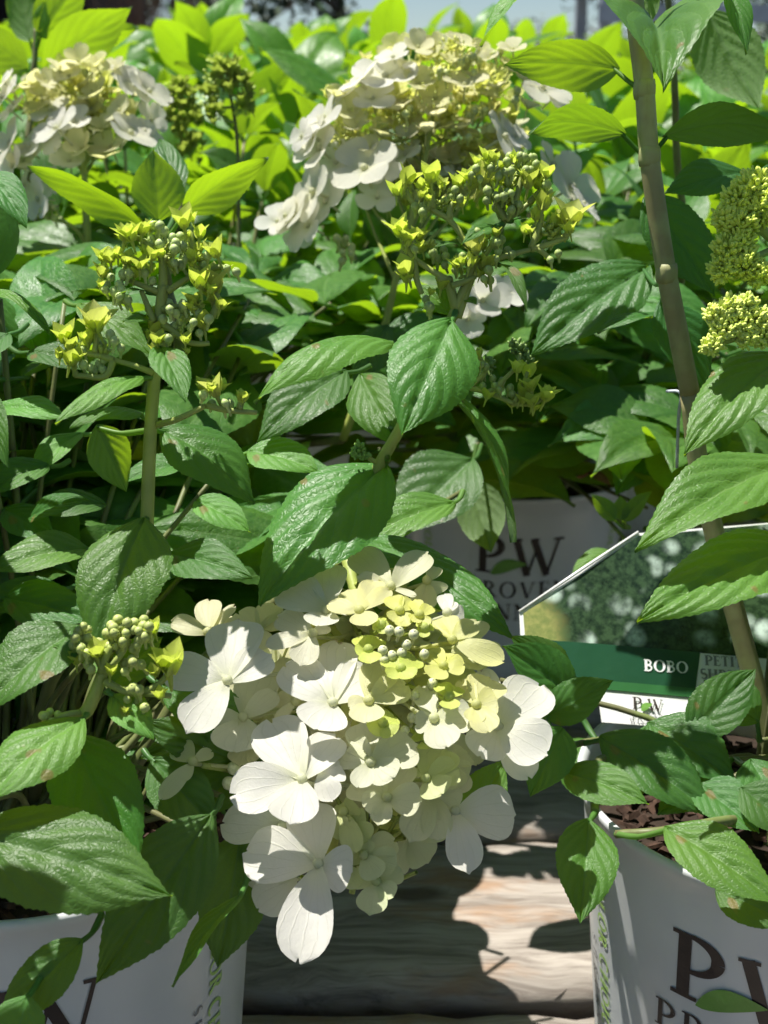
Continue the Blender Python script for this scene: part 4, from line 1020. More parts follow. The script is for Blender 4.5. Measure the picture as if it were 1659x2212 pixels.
branches(H2, zF, [[(820, 690), (690, 640), (560, 590)], [(880, 690), (1000, 610), (1080, 570)], [(1080, 570), (1230, 520), (1290, 530)], [(845, 450), (700, 330), (640, 320)], [(845, 480), (960, 400), (1050, 400)], [(1050, 400), (1040, 300), (1020, 270)],
    [(840, 900), (920, 960), (1010, 1030), (1100, 1050), (1170, 1045)], [(790, 900), (740, 780), (700, 680)], [(800, 1080), (880, 1050), (930, 960)], [(780, 1250, .46), (650, 1200), (510, 1160)], [(510, 1160), (400, 1130), (240, 1100)], [(510, 1160), (450, 1275), (300, 1270), (240, 1270)], [(250, 1270), (230, 1200)],
    [(800, 1610, .465), (950, 1570), (1150, 1475)], [(1150, 1475), (1300, 1510), (1500, 1525)], [(1380, 1500), (1390, 1440)], [(1190, 870), (1230, 740), (1190, 690)], [(845, 820), (900, 790), (1000, 800)], [(380, 1110), (390, 1020), (380, 950)]], .458)
cups(H2, zF, [(430, 450, 55), (490, 455, 60), (540, 430, 50), (600, 470, 55), (430, 560, 55), (690, 500, 60), (650, 560, 50), (640, 300, 75), (580, 300, 70), (705, 260, 60), (770, 440, 65), (840, 430, 40), (1000, 200, 80), (1100, 290, 55), (1235, 410, 75), (1190, 640, 112), (1110, 620, 80), (1100, 390, 55), (1060, 450, 45), (1075, 750, 65), (1140, 910, 70), (790, 960, 62), (810, 1020, 55), (1005, 1020, 45), (360, 890, 115), (180, 1000, 80), (200, 1070, 60), (200, 1160, 70), (310, 1080, 50), (1230, 1360, 88), (1390, 1425, 55), (1130, 1350, 55), (1240, 780, 55), (790, 830, 45), (330, 1010, 50)], .456, .3125, 1)
buds(H2, zF, [(490, 590), (550, 640), (515, 690), (540, 750), (580, 740), (760, 260), (830, 235), (860, 270), (720, 355), (830, 360), (875, 360), (970, 310), (940, 350), (990, 370), (890, 480), (930, 490), (1010, 465), (1050, 490), (1160, 440), (1130, 500), (1290, 530), (850, 880), (940, 840), (990, 870), (930, 930), (990, 780), (1040, 935), (870, 1000), (890, 770), (1140, 860), (1090, 840), (435, 1050), (515, 1030), (560, 1080), (440, 1160), (435, 1230), (300, 1090), (350, 1215), (250, 1100), (1130, 1400), (1310, 1465), (1280, 1460), (620, 560), (720, 560)], .456, 10.2, BUDC, 2)
tiny(H2, zF, [(600, 540, 70), (840, 390, 80), (930, 520, 60), (1100, 470, 50), (980, 900, 60), (1080, 780, 50), (420, 1110, 50)], .459, .3125, 3, (.50, .57, .13), 16)
hl(plA, zF(740, 690)+(.46,), zF(525, 715)+(.45,), (0, .85, .5), 16, bend=.1, attach=zF(820, 690)+(.459,)); hl(plA, zF(750, 890)+(.46,), zF(570, 900)+(.45,), (0, .6, .8), 32, bend=.08, attach=zF(800, 920)+(.46,))

zG = lambda x, y: (812.2+.2917*x, 311.1+.2917*y)
H3, ax3 = head_of(plA, [(985, 668, .489), (972, 620, .487), (968, 600, .485)], .0020, .0017, M_STEMY, 'budding_flower_head')
branches(H3, zG, [[(610, 1290, .489), (650, 1170, .488), (740, 930, .486), (850, 760, .485), (960, 560, .485)], [(540, 1010), (400, 930), (270, 830), (200, 700)], [(560, 1050), (650, 1020), (740, 980)], [(740, 930, .486), (860, 860), (1000, 820), (1150, 780)], [(1150, 780), (1290, 740), (1420, 690)], [(1200, 770), (1290, 850)], [(740, 860, .486), (650, 700), (540, 560), (420, 490), (390, 430)], [(540, 560), (560, 450), (620, 420)], [(960, 560), (900, 450), (830, 300), (780, 200)], [(960, 560), (1060, 500), (1130, 440)], [(1000, 530), (1060, 330), (1090, 200)], [(1150, 770), (1200, 640), (1230, 520)], [(1130, 440), (1230, 330), (1260, 240)], [(400, 480), (280, 440), (220, 330)], [(280, 840), (300, 1000), (340, 1110)], [(420, 480), (410, 360)], [(740, 980), (760, 880)], [(1400, 690), (1440, 620)], [(520, 1000), (470, 1000), (470, 960)]], .484)
cups(H3, zG, [(190, 640, 85), (230, 690, 70), (310, 680, 60), (410, 240, 85), (215, 250, 80), (345, 310, 50), (360, 355, 45), (480, 300, 50), (590, 280, 60), (150, 350, 60), (760, 260, 95), (700, 300, 60), (810, 85, 55), (875, 110, 50), (750, 130, 50), (1030, 110, 55), (1120, 290, 75), (1260, 210, 65), (1205, 300, 55), (1230, 450, 75), (1425, 530, 112), (1440, 630, 55), (750, 760, 92), (800, 880, 60), (1340, 590, 55), (240, 920, 85), (480, 1040, 60), (600, 890, 55), (690, 880, 55), (890, 660, 40), (1160, 190, 45), (640, 440, 45), (950, 280, 45), (350, 770, 50), (1100, 640, 50), (850, 880, 45)], .482, .2917, 4)
buds(H3, zG, [(285, 780), (430, 800), (455, 850), (515, 830), (510, 900), (585, 340), (560, 390), (620, 405), (345, 470), (290, 465), (780, 160), (740, 200), (850, 180), (710, 230), (835, 370), (900, 400), (970, 360), (890, 470), (1030, 440), (940, 430), (820, 420), (1110, 195), (1100, 100), (1150, 100), (1185, 150), (1070, 90), (970, 130), (880, 730), (930, 710), (905, 800), (975, 790), (1350, 810), (1290, 860), (835, 935), (845, 1010), (370, 1150), (390, 1200), (690, 855), (1280, 350), (960, 210), (800, 1000), (1250, 740), (1060, 450), (765, 690), (1000, 200), (640, 830)], .482, 9.6, (.38, .47, .15), 5)
tiny(H3, zG, [(380, 760, 70), (480, 400, 90), (820, 200, 90), (1090, 180, 110), (1180, 260, 80), (960, 420, 90), (1240, 640, 90), (1310, 660, 60), (640, 900, 90), (780, 900, 60), (1010, 280, 70)], .486, .2917, 6, (.50, .58, .12), 20)
hl(plA, zG(885, 605)+(.483,), zG(632, 745)+(.475,), (-.1, .6, .8), 36, bend=.1, attach=zG(940, 590)+(.485,), tone=(.9, 1, .9))
hl(plA, zG(640, 755)+(.485,), zG(425, 770)+(.478,), (0, .8, .6), 22, bend=.12, attach=zG(690, 780)+(.486,))
hl(plA, zG(915, 885)+(.484,), zG(1112, 1245)+(.472,), (.3, .6, .75), 38, bend=.14, fold=.25, attach=zG(860, 870)+(.486,))
hl(plA, zG(660, 1150)+(.489,), zG(745, 1190)+(.485,), (.2, .5, .8), 30, bend=.1, attach=zG(640, 1180)+(.489,), tone=DK)
hl(plA, zG(1010, 570)+(.484,), zG(1160, 565)+(.478,), (.1, .8, .6), 14, bend=.1, attach=zG(970, 560)+(.485,))
hl(plA, zG(560, 1260)+(.492,), zG(300, 1040)+(.498,), (-.2, .6, .7), 60, bend=.08, attach=zG(590, 1280)+(.489,), tone=YG)

H4, ax4 = head_of(plA, [(222, 1452, .427), (228, 1420, .426), (240, 1395, .426)], .0019, .0013, M_STEMY, 'budding_flower_head')
branches(H4, rel5, [[(450, 690), (400, 600), (360, 550)], [(450, 690), (520, 620), (560, 550)], [(450, 730), (540, 775), (600, 790)], [(600, 790), (690, 740), (730, 690)], [(350, 870, .43), (290, 875), (240, 892)], [(600, 790), (590, 840)], [(620, 780), (740, 795)]], .426)
buds(H4, rel5, [(510, 465), (480, 490), (550, 480), (510, 530), (550, 515), (600, 515), (580, 480), (480, 525), (600, 550), (500, 580), (530, 560), (470, 580), (645, 495), (540, 655), (575, 650), (540, 690), (340, 515), (380, 510), (325, 545), (375, 560), (375, 610), (345, 630), (380, 660), (585, 765), (550, 810), (560, 770), (625, 845), (625, 540), (520, 500), (575, 590), (350, 590), (215, 865), (250, 875), (185, 880), (225, 905), (520, 600), (600, 770)], .424, 10.5, (.50, .56, .19), 7)
cups(H4, rel5, [(420, 600, 45), (330, 635, 35), (735, 660, 70), (670, 500, 38), (690, 640, 45), (470, 640, 40), (195, 920, 20), (580, 865, 22), (700, 790, 30)], .424, .5, 8)

zH = lambda x, y: (829.5+.5*x, 553+.5*y)
H5, ax5 = head_of(plA, [(958, 832, .497), (1010, 836, .496), (1060, 850, .495), (1110, 872, .494)], .0015, .0009, M_STEMY, 'budding_flower_head')
branches(H5, zH, [[(380, 560), (440, 490), (410, 430)], [(440, 590), (500, 560), (520, 530)], [(560, 640), (600, 560), (620, 500)], [(560, 640), (650, 640), (690, 610)], [(480, 570), (570, 480), (590, 420)]], .495, .0008)
buds(H5, zH, [(510, 540), (545, 570), (480, 560), (500, 580), (440, 480), (420, 470), (430, 510), (470, 530)], .493, 8, (.36, .45, .15), 9)
cups(H5, zH, [(620, 500, 42), (640, 560, 40), (590, 590, 40), (690, 600, 42), (640, 630, 36), (410, 430, 30), (600, 620, 30), (440, 600, 30)], .493, .5, 10)
tiny(H5, zH, [(590, 410, 40), (450, 470, 40), (560, 390, 30), (620, 450, 30)], .5, .5, 11, (.22, .33, .09), 24)
H6, ax6 = head_of(plA, [(820, 1002, .505), (800, 992, .503), (785, 980, .502)], .0011, .0008, M_STEMY, 'budding_flower_head')
tiny(H6, lambda x, y: (x, y), [(776, 970, 14), (768, 980, 8), (786, 984, 8)], .50, 1.0, 12, (.20, .34, .08), 22)

# dense lime bud heads at the right, on the thick stemmed plant
H7, ax7 = head_of(plC, [(1740, 560, .52), (1690, 530, .505), (1650, 500, .495), (1620, 450, .49)], .0026, .0016, M_STEMY, 'dense_bud_head')
branches(H7, lambda x, y: (x, y), [[(1690, 530, .505), (1620, 560), (1580, 570)], [(1650, 500, .495), (1600, 490), (1575, 470)], [(1640, 480), (1640, 420), (1640, 400)]], .492, .0014)
tiny(H7, lambda x, y: (x, y), [(1590, 430, 40), (1630, 405, 45), (1565, 470, 28), (1600, 480, 40), (1570, 545, 40), (1610, 570, 38), (1560, 580, 30), (1650, 450, 40), (1600, 520, 30), (1640, 590, 30)], .49, 1.0, 13, (.78, .88, .15), 190)
H8, ax8 = head_of(plC, [(1740, 760, .515), (1690, 735, .50), (1640, 730, .49), (1590, 725, .485)], .0024, .0014, M_STEMY, 'dense_bud_head')
branches(H8, lambda x, y: (x, y), [[(1600, 727), (1560, 740), (1540, 750)], [(1620, 728), (1600, 690), (1590, 670)], [(1640, 730), (1650, 690)]], .486, .0013)
tiny(H8, lambda x, y: (x, y), [(1550, 680, 28), (1580, 665, 30), (1610, 660, 28), (1560, 710, 30), (1600, 700, 34), (1635, 690, 34), (1540, 745, 24), (1650, 720, 30), (1615, 730, 24)], .484, 1.0, 14, (.80, .88, .22), 150)
to_soil(plC, P(1740, 560, .52)); to_soil(plC, P(1740, 760, .515))

# ------------------------------------------------------------------ cream flower heads further back
zE = lambda x, y: (570.3+.4375*x, 51.8+.4375*y)
def big_head(plant, axis_pts, white, creamy, fill_c, fill_r, d, z, k, seed, nfill):
    H, ax = head_of(plant, axis_pts, .0028, .0014, M_STEMY)
    r = np.random.default_rng(seed)
    x0, y0 = fill_c
    def face(px, py): return CV((.7*(px-x0)/fill_r[0], .62-.25*(py-y0)/fill_r[1], .70)) + jit(r, .30)
    for lst, tones in ((white, [WHITE, (.84, .83, .70)]), (creamy, [CREAM, (.80, .79, .42)])):
        for i, q in enumerate(lst):
            px, py = z(*q[:2]); dd = d - .006 + (q[3] if len(q) > 3 else 0) + r.uniform(-.004, .004)
            if lst is white: idx, fx = [0, 1, 3][int(r.integers(3))], face(px, py)
            else: idx, fx = [2, 4, 5][int(r.integers(3))], Vector((0, -.45, 1)) + jit(r, .5)
            place(FLV[idx], 'floret', H, P(px, py, dd), fx, (1.3 if lst is white else 1.12)*q[2]*k/FPX*dd, tones[i % 2], r.uniform(0, 6))
    for i in range(nfill):
        a = r.uniform(0, 6.28); s = math.sqrt(r.uniform(0, 1)); px, py = x0+fill_r[0]*s*math.cos(a), y0+fill_r[1]*s*math.sin(a)
        dd = d + .002 + .03*s*s + r.uniform(0, .02)
        if i % 2: place(CUPV[int(r.integers(5))], 'young_floret', H, P(px, py, dd - .006), Vector((0, -.4, 1)) + jit(r, .5), r.uniform(.0035, .006), [(.84, .83, .34), (.80, .83, .24)][i % 4//2], r.uniform(0, 6))
        else: place(FLV[[2, 4, 5][int(r.integers(3))]], 'floret', H, P(px, py, dd), Vector((0, -.5, 1)) + jit(r, .5), r.uniform(.007, .012), [CREAM, (.80, .79, .42), LEMON][i % 3], r.uniform(0, 6))
    m = MB()
    for i in range(22):
        a = ax[int(r.integers(len(ax)//2, len(ax)))]; t = r.uniform(0, 6.28); s = r.uniform(.3, .95)
        e = P(x0+fill_r[0]*s*math.cos(t), y0+fill_r[1]*s*math.sin(t), d+.01+.03*s)
        m.tube([a, (a+e)/2-Vector((0, 0, .004)), e], [.0012, .001, .0008], 5, False)
    m.build('flower_stalks', M_STEMY, H)
    return H, ax
H9, ax9 = big_head(plE, [(740, 950, .79), (800, 790, .775), (835, 690, .765), (860, 580, .755), (900, 430, .745), (935, 250, .74)],
    [(600, 265, 130), (480, 290, 110), (430, 340, 80), (540, 370, 95), (300, 470, 120), (250, 560, 100), (190, 555, 70), (280, 620, 115), (360, 690, 110), (500, 720, 140, -.012), (600, 700, 90), (250, 830, 130, -.01), (310, 880, 110), (160, 950, 120), (220, 1000, 110), (110, 950, 80), (560, 860, 90), (1180, 560, 120, -.01), (1240, 560, 80), (1370, 320, 120, .02), (1420, 370, 80, .02), (1510, 810, 140, .02), (1570, 890, 90, .01), (1420, 700, 110, .02), (960, 730, 130, .015), (700, 650, 80), (640, 170, 80), (850, 700, 110, .02), (1180, 700, 110, .03)],
    [(760, 120, 85), (840, 110, 60), (960, 100, 85), (1060, 130, 60), (1230, 130, 75), (1210, 235, 75), (990, 310, 110, -.01), (850, 370, 95), (860, 460, 80), (760, 300, 90), (660, 430, 110), (900, 520, 65), (980, 520, 65), (1280, 280, 60), (1110, 170, 50), (920, 190, 60), (700, 240, 70), (1110, 360, 60), (800, 540, 80), (420, 430, 80), (460, 520, 80), (580, 560, 80), (720, 560, 70), (350, 360, 60), (420, 790, 90), (1300, 420, 70), (520, 620, 70), (1060, 270, 50), (1150, 320, 55)],
    (920, 280), (215, 185), .745, zE, .4375, 21, 190)
r_ = np.random.default_rng(33)
buds(H9, zE, [(975, 190), (1000, 175), (1030, 165), (1060, 180), (990, 200), (1140, 150), (900, 245), (870, 230), (1010, 560), (1250, 330), (1040, 430), (720, 420), (1090, 430), (380, 1080), (390, 1130), (430, 1120), (385, 1170), (360, 1060)], .735, 9, (.52, .56, .22), 34)
tiny(H9, zE, [(950, 180, 130), (850, 260, 140), (1120, 260, 120), (820, 460, 140), (1000, 460, 140), (680, 520, 130), (500, 480, 120), (400, 560, 90)], .742, .4375, 35, (.72, .74, .22), 60)
to_soil(plE, P(740, 950, .79), .0028, .0034, M_STEM)
hl(plE, (835, 700, .765), (770, 850, .75), (-.2, .5, .8), 90, bend=.06, attach=(835, 690, .765), tone=DK)
hl(plE, (820, 735, .765), (985, 690, .77), (.2, .7, .7), 80, bend=.06, attach=(818, 740, .77), tone=DK)
# white florets hanging under that head
for (x, y, rr, d) in ((1040, 650, 62, .70), (1090, 640, 50, .71), (1010, 690, 45, .70), (600, 480, 50, .745), (640, 500, 40, .745)):
    place(FLV[int(r_.integers(6))], 'floret', H9, P(x, y, d), CV((.2, .2, .9)) + jit(r_, .4), rr/FPX*d, WHITE, r_.uniform(0, 6))
zL = lambda x, y: (x*.5, y*.5)
H10, ax10 = big_head(plE, [(190, 530, .84), (185, 440, .83), (182, 340, .825), (185, 230, .82)],
    [(250, 560, 100, -.01), (200, 610, 80), (320, 530, 70), (560, 580, 95, -.01), (620, 570, 70), (640, 400, 90), (580, 370, 80), (540, 330, 60), (20, 420, 100), (60, 400, 60), (50, 480, 70), (50, 620, 90), (60, 720, 85), (130, 640, 70), (650, 520, 70, .01), (220, 480, 70), (170, 860, 85), (110, 800, 60), (230, 800, 60), (20, 360, 60)],
    [(260, 310, 75), (340, 270, 70), (300, 330, 60), (420, 290, 65), (500, 300, 60), (150, 370, 70), (200, 360, 60), (420, 420, 75), (380, 360, 55), (160, 480, 60), (480, 640, 90), (360, 640, 80), (300, 700, 80), (450, 690, 80), (110, 390, 60), (180, 420, 60), (520, 480, 70), (440, 560, 60), (100, 700, 70)],
    (178, 232), (130, 95), .825, zL, .5, 22, 80)
tiny(H10, zL, [(330, 380, 90), (420, 430, 90), (250, 420, 80), (130, 450, 70), (480, 480, 60)], .828, .5, 36, (.60, .60, .20), 30)
buds(H10, zL, [(190, 880), (220, 890), (240, 900), (200, 910), (340, 300), (390, 330)], .82, 8, (.5, .55, .22), 37)
stem(plE, [P(190, 530, .84), P(150, 485, .83), P(60, 460, .825)], .0014, .0012, M_STEMY, 'branch')
to_soil(plE, P(190, 530, .84), .0028, .0034, M_STEM)
# two green bud panicles behind
zI = zL
def green_head(plant, pts, blobs, d, seed, col, n=26):
    H, ax = head_of(plant, pts, .0018, .0010, M_STEM, 'budding_flower_head')
    mb = MB()
    for (x, y, rad) in blobs:
        e = P(x*.5, y*.5, d); a = min(ax, key=lambda q: (q-e).length + max(0, q.z-e.z)*2); mb.tube([a, (a+e)/2-Vector((0, 0, .003)), e], [.0011, .001, .0008], 5)
    mb.build('branch', M_STEMY, H)
    tiny(H, zL, blobs, d, .5, seed, col, n)
    r = np.random.default_rng(seed)
    cups(H, zL, [(x + r.uniform(-.6, .6)*rad, y + r.uniform(-.8, .4)*rad, r.uniform(18, 30)) for (x, y, rad) in blobs for _ in range(4)], d-.006, .5, seed, (.45, .55, .08))
    return H
green_head(plE, [(520, 700, .90), (516, 520, .895), (512, 300, .89), (485, 140, .885)], [(940, 270, 45), (1000, 290, 45), (920, 340, 50), (1040, 330, 50), (1060, 400, 50), (900, 430, 50), (1050, 460, 50), (940, 480, 45), (980, 360, 40)], .88, 41, (.62, .74, .18), 40)
to_soil(plE, P(520, 700, .90), .0022, .0030, M_STEMB)
green_head(plE, [(395, 420, .95), (392, 300, .945), (390, 200, .94)], [(760, 390, 45), (720, 430, 45), (820, 420, 45), (770, 470, 50), (840, 500, 45), (720, 500, 45), (780, 560, 40), (850, 620, 45), (800, 640, 40)], .94, 42, (.68, .80, .18), 36)
to_soil(plE, P(395, 420, .95), .0018, .0026, M_STEM)

# ------------------------------------------------------------------ picture tag standing in the right pot
def tag_plane():
    tg = empty('plant_tag', P(1480, 1600, .585), 'large printed plant tag with a white shrub picture and green name band', 'plant tag')
    o = P(1330, 1430, .60); n = CV((.04, .42, .90)); ux = (CR*.999 - CU*.055); ux = (ux - n*ux.dot(n)).normalized(); uy = n.cross(ux)
    def on(px, py, h=0.0):
        dr = (P(px, py, 1.0)-CAM); t = (o - CAM).dot(n)/dr.dot(n)
        return CAM + dr*t + n*h
    def plate(name, poly, material, h, th=0.0004):
        a = [on(x, y, h) for x, y in poly]; b = [on(x, y, h-th) for x, y in poly]; k = len(poly)
        F = [tuple(range(k)), tuple(range(2*k-1, k-1, -1))] + [(i, i+k, (i+1) % k+k, (i+1) % k) for i in range(k)]
        return mesh_obj(name, a+b, F, material, tg, on(1130, 1430, 0), None, False)
    plate('tag_card', [(1122, 1322), (1378, 1152), (1692, 1127), (1740, 1560), (1500, 1497), (1490, 1575), (1300, 1560), (1290, 1490), (1128, 1450)], M_TAGW, 0.0, .0008)
    plate('tag_picture', [(1130, 1326), (1380, 1158), (1690, 1130), (1715, 1428), (1300, 1392), (1134, 1380)], M_PHOTO, .0004, .0003)
    plate('tag_name_band', [(1132, 1380), (1300, 1392), (1512, 1410), (1502, 1488), (1290, 1470), (1130, 1445)], M_TAGG, .0006, .0004)
    plate('tag_lower_band', [(1290, 1470), (1502, 1488), (1500, 1497), (1490, 1507), (1292, 1489)], M_TAGG2, .0008, .0004)
    def mp(px, py):
        a = on(px, py)
        return lambda u, v, h=0.0: a + ux*u + uy*v + n*(.0010+h)
    def write(txt, px, py, hpx, track, material, bold=1.2):
        m = MB(); s, _ = text_strokes(txt, hpx/FPX*.6*1.05, track, bold); strokes_mesh(m, s, mp(px, py), .004); m.build('lettering', material, tg)
    write('BOBO', 1438, 1453, 24, .06, M_TAGW, 1.5)
    write('PETITE', 1572, 1441, 21, .06, M_GREYINK, 1.7)
    write('SHRUB', 1562, 1470, 21, .06, M_GREYINK, 1.7)
    write('P', 1376, 1534, 26, .0, M_INK, 1.2); write('W', 1415, 1537, 24, .0, M_INK, 1.2)
    m = MB(); leaf_shape(m, mp(1396, 1530), 0, 0, .0065, .0032, .6); m.build('logo_leaf', M_GREENINK, tg)
    write('PROVEN', 1398, 1550, 10, .25, M_GREYINK, 1.3); write('WINNERS', 1396, 1566, 10, .12, M_GREYINK, 1.3)
    # glossy rounded upper edge and the stake pushed into the pot
    m = MB(); m.tube([on(1121, 1322, .0006), on(1250, 1236, .0016), on(1378, 1150, .0006)], [.0006, .0008, .0006], 8); m.build('tag_edge', M_TAGW, tg)
    a = on(1440, 1540, -.001); b = Vector((DX+.01, DY+.03, .10))
    m = MB(); m.tube([a, a.lerp(b, .5), b], [.004, .004, .002], 6); m.build('tag_stake', M_TAGW, tg)
tag_plane()
tie = empty('plant_tie', P(1465, 1000, .62), 'thin clear plastic tie hanging from the shaded stem', 'tie')
m = MB(); m.tube(spline([P(1440, 845, .555), P(1470, 850, .55), P(1466, 900, .56), P(1462, 1010, .575)], 5), .0007, 6); m.build('tie_strip', M_WIRE, tie)

# ------------------------------------------------------------------ growing the rest of the foliage
def tone_for(r, back):
    if back: t = np.array((1.15, 1.15, .85))*r.uniform(.85, 1.25)
    else: t = np.array((1.0, 1.0, 1.0))*r.uniform(.75, 1.2)
    return tuple(t)
CLEAR = [  # picture areas with the depth in front of which no extra leaf may stand
 ((330, 1170, 1200, 2080), .58), ((560, 1690, 1240, 2300), .80), ((1225, 1880, 1800, 2300), .62), ((-100, 1990, 570, 2300), .62),
 ((1000, 1075, 1400, 1350), 1.02), ((1110, 1130, 1760, 1590), .68), ((80, 420, 560, 1130), .60), ((820, 310, 1270, 700), .62),
 ((560, 40, 1320, 560), .90), ((-50, 90, 370, 520), .93), ((360, 120, 580, 430), 1.0), ((1100, 0, 1700, 900), .62), ((1330, 730, 1750, 1380), .62), ((930, 700, 1270, 1010), .60), ((640, 880, 790, 980), .9)]
def allowed(p, tip):
    for q in (p, p.lerp(tip, .5), tip):
        sx, sy, _ = project(q - sun_dir*(q.z/sun_dir.z))
        if 1060 < sx < 1235 and 1770 < sy < 2130: return False
        x, y, d = project(q)
        if d < .56 and -120 < x < 1780 and -120 < y < 2330: return False
        for (x0, y0, x1, y1), dm in CLEAR:
            if x0 < x < x1 and y0 < y < y1 and d < dm: return False
    return True
def grow(plant, cx, cy, nst, top, spread, L, seed, check=False, back=False, low=0.28, sect=None):
    r = np.random.default_rng(seed); cnt = 0
    for s in range(nst):
        a = 6.283*(s + r.uniform(-.3, .3))/nst if sect is None else r.uniform(*sect)
        sp = spread*r.uniform(.25, 1.0)
        h = (top-.14)*r.uniform(.72, 1.0)*(1-.22*(sp/spread)**2)
        b = Vector((cx + .03*math.cos(a), cy + .03*math.sin(a), .138)); e = Vector((cx + sp*math.cos(a), cy + sp*math.sin(a), .138+h))
        mid = b.lerp(e, .5) + Vector((.15*sp*math.cos(a), .15*sp*math.sin(a), .02))
        c = spline([b, mid, e], 5)
        if check and not all(allowed(q, q) for q in c[3:]): continue
        m = MB(); m.tube(c, lerpv(.0026, .0014, len(c)), 5); m.build('stem', M_STEM if r.uniform() < .6 else M_STEMB, plant, c[0])
        nn = max(3, int(h/.034)); th = r.uniform(0, 6.28)
        for k in range(nn):
            f = low + (1-low)*(k+1)/nn if nn > 1 else 1
            if f > 1: f = 1
            q = b*(1-f)**2 + mid*2*f*(1-f) + e*f*f if False else c[min(len(c)-1, int(f*(len(c)-1)))].copy()
            th += math.pi/2 + r.uniform(-.3, .3)
            last = k == nn-1
            for sd in range(4 if last else 2):
                ang = th + sd*(math.pi/2 if last else math.pi)
                up = r.uniform(.35, 1.5) if last else (r.uniform(.0, .9) if back else r.uniform(-.2, .45))
                dirv = Vector((math.cos(ang), math.sin(ang), up)).normalized()
                ll = L*r.uniform(.7, 1.1)*(.72 if last and sd > 1 else 1)
                if check and not allowed(q + dirv*.15*ll, q + dirv*1.15*ll): continue
                upv = Vector((0, 0, 1)) + jit(r, .45)
                place_leaf(plant, q, dirv, upv, ll, tone_for(r, back), r, far=back); cnt += 1
    return cnt
tot = 0
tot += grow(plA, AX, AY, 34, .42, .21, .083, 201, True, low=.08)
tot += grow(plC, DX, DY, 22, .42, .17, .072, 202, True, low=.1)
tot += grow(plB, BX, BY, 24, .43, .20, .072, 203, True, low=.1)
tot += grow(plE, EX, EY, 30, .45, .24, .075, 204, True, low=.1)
def shoot(plant, px, py, d, L, n, seed, dark=False):
    r = np.random.default_rng(seed); q = P(px, py, d); k = 0
    th = r.uniform(0, 6.28)
    for i in range(n):
        a = th + i*2.4 + r.uniform(-.3, .3); v = Vector((math.cos(a), math.sin(a)*.8 - .25, r.uniform(-.25, .35))).normalized(); ll = L*r.uniform(.75, 1.1)
        if not allowed(q + v*.15*ll, q + v*1.15*ll): continue
        place_leaf(plant, q - Vector((0, 0, .012*(i//2))), v, Vector((0, -.25, 1)) + jit(r, .35), ll, tuple(np.array((1, 1, 1))*r.uniform(.75, 1.15)), r); k += 1
    if k: to_soil(plant, q, .0012, .002)
    return k
def fill(plant, x0, x1, y0, y1, d0, d1, n, seed, L=.080, m_=4):
    r = np.random.default_rng(seed); k = 0
    for i in range(n): k += shoot(plant, r.uniform(x0, x1), r.uniform(y0, y1), r.uniform(d0, d1), L, m_, seed*100+i)
    return k
tot += fill(plA, -60, 560, 560, 1150, .62, .78, 34, 1)
tot += fill(plA, -60, 560, 1080, 1420, .58, .66, 22, 2)
tot += fill(plA, 480, 900, 1130, 1450, .60, .70, 13, 3)  # extra leaves added behind the flower head to shade the boards
tot += fill(plA, -60, 540, 1400, 1900, .57, .62, 16, 4)
tot += fill(plE, -60, 900, 520, 950, .78, .95, 30, 5)
tot += fill(plB, 560, 1000, 900, 1120, .72, .9, 12, 6)
tot += fill(plB, 950, 1660, 500, 900, .78, .98, 26, 7)
tot += fill(plB, 1250, 1700, 850, 1100, .72, .95, 12, 8)
tot += fill(plC, 1400, 1750, 1520, 1800, .57, .62, 10, 9)
tot += fill(plC, 1050, 1250, 1330, 1600, .58, .62, 6, 10)
ORD = ['second', 'third', 'fourth', 'fifth', 'sixth', 'seventh', 'eighth']
rows = [(1.05, [.44, -.54], .44, 10), (1.42, [-.40, -.05, .27, .60], .47, 10), (1.80, [-.58, -.24, .10, .42, .76], .52, 10), (2.20, [-.75, -.42, -.08, .26, .60], .56, 9),
        (2.65, [-.92, -.58, -.22, .12, .46, .82], .59, 9), (3.15, [-1.08, -.74, -.40, -.04, .30, .66, 1.0], .62, 8), (3.75, [-1.25, -.88, -.5, -.12, .26, .64, 1.02], .65, 7)]
sd = 300
for ri, (y, xs, top, ns) in enumerate(rows):
    for x in xs:
        sd += 1; xx, yy = x + rng.uniform(-.03, .03), y + rng.uniform(-.03, .03)
        make_pot(xx, yy, 'white pot of a leafy shrub in the %s row from the front boards' % ORD[ri], 'pots in the %s row' % ORD[ri])
        pl = empty('hydrangea_plant', (xx, yy, .14), 'leafy hydrangea without open flowers in the %s row from the front boards' % ORD[ri], 'hydrangea', 'hydrangeas in the %s row' % ORD[ri])
        tp = top*rng.uniform(.93, 1.06)
        if x > 0.3 and y > 1.3: tp *= .90
        tot += grow(pl, xx, yy, ns, tp, .19, .10 if y < 1.3 else .115, sd, y < 1.3, True, .35 if y < 2 else .5)
print('leaves grown', tot)

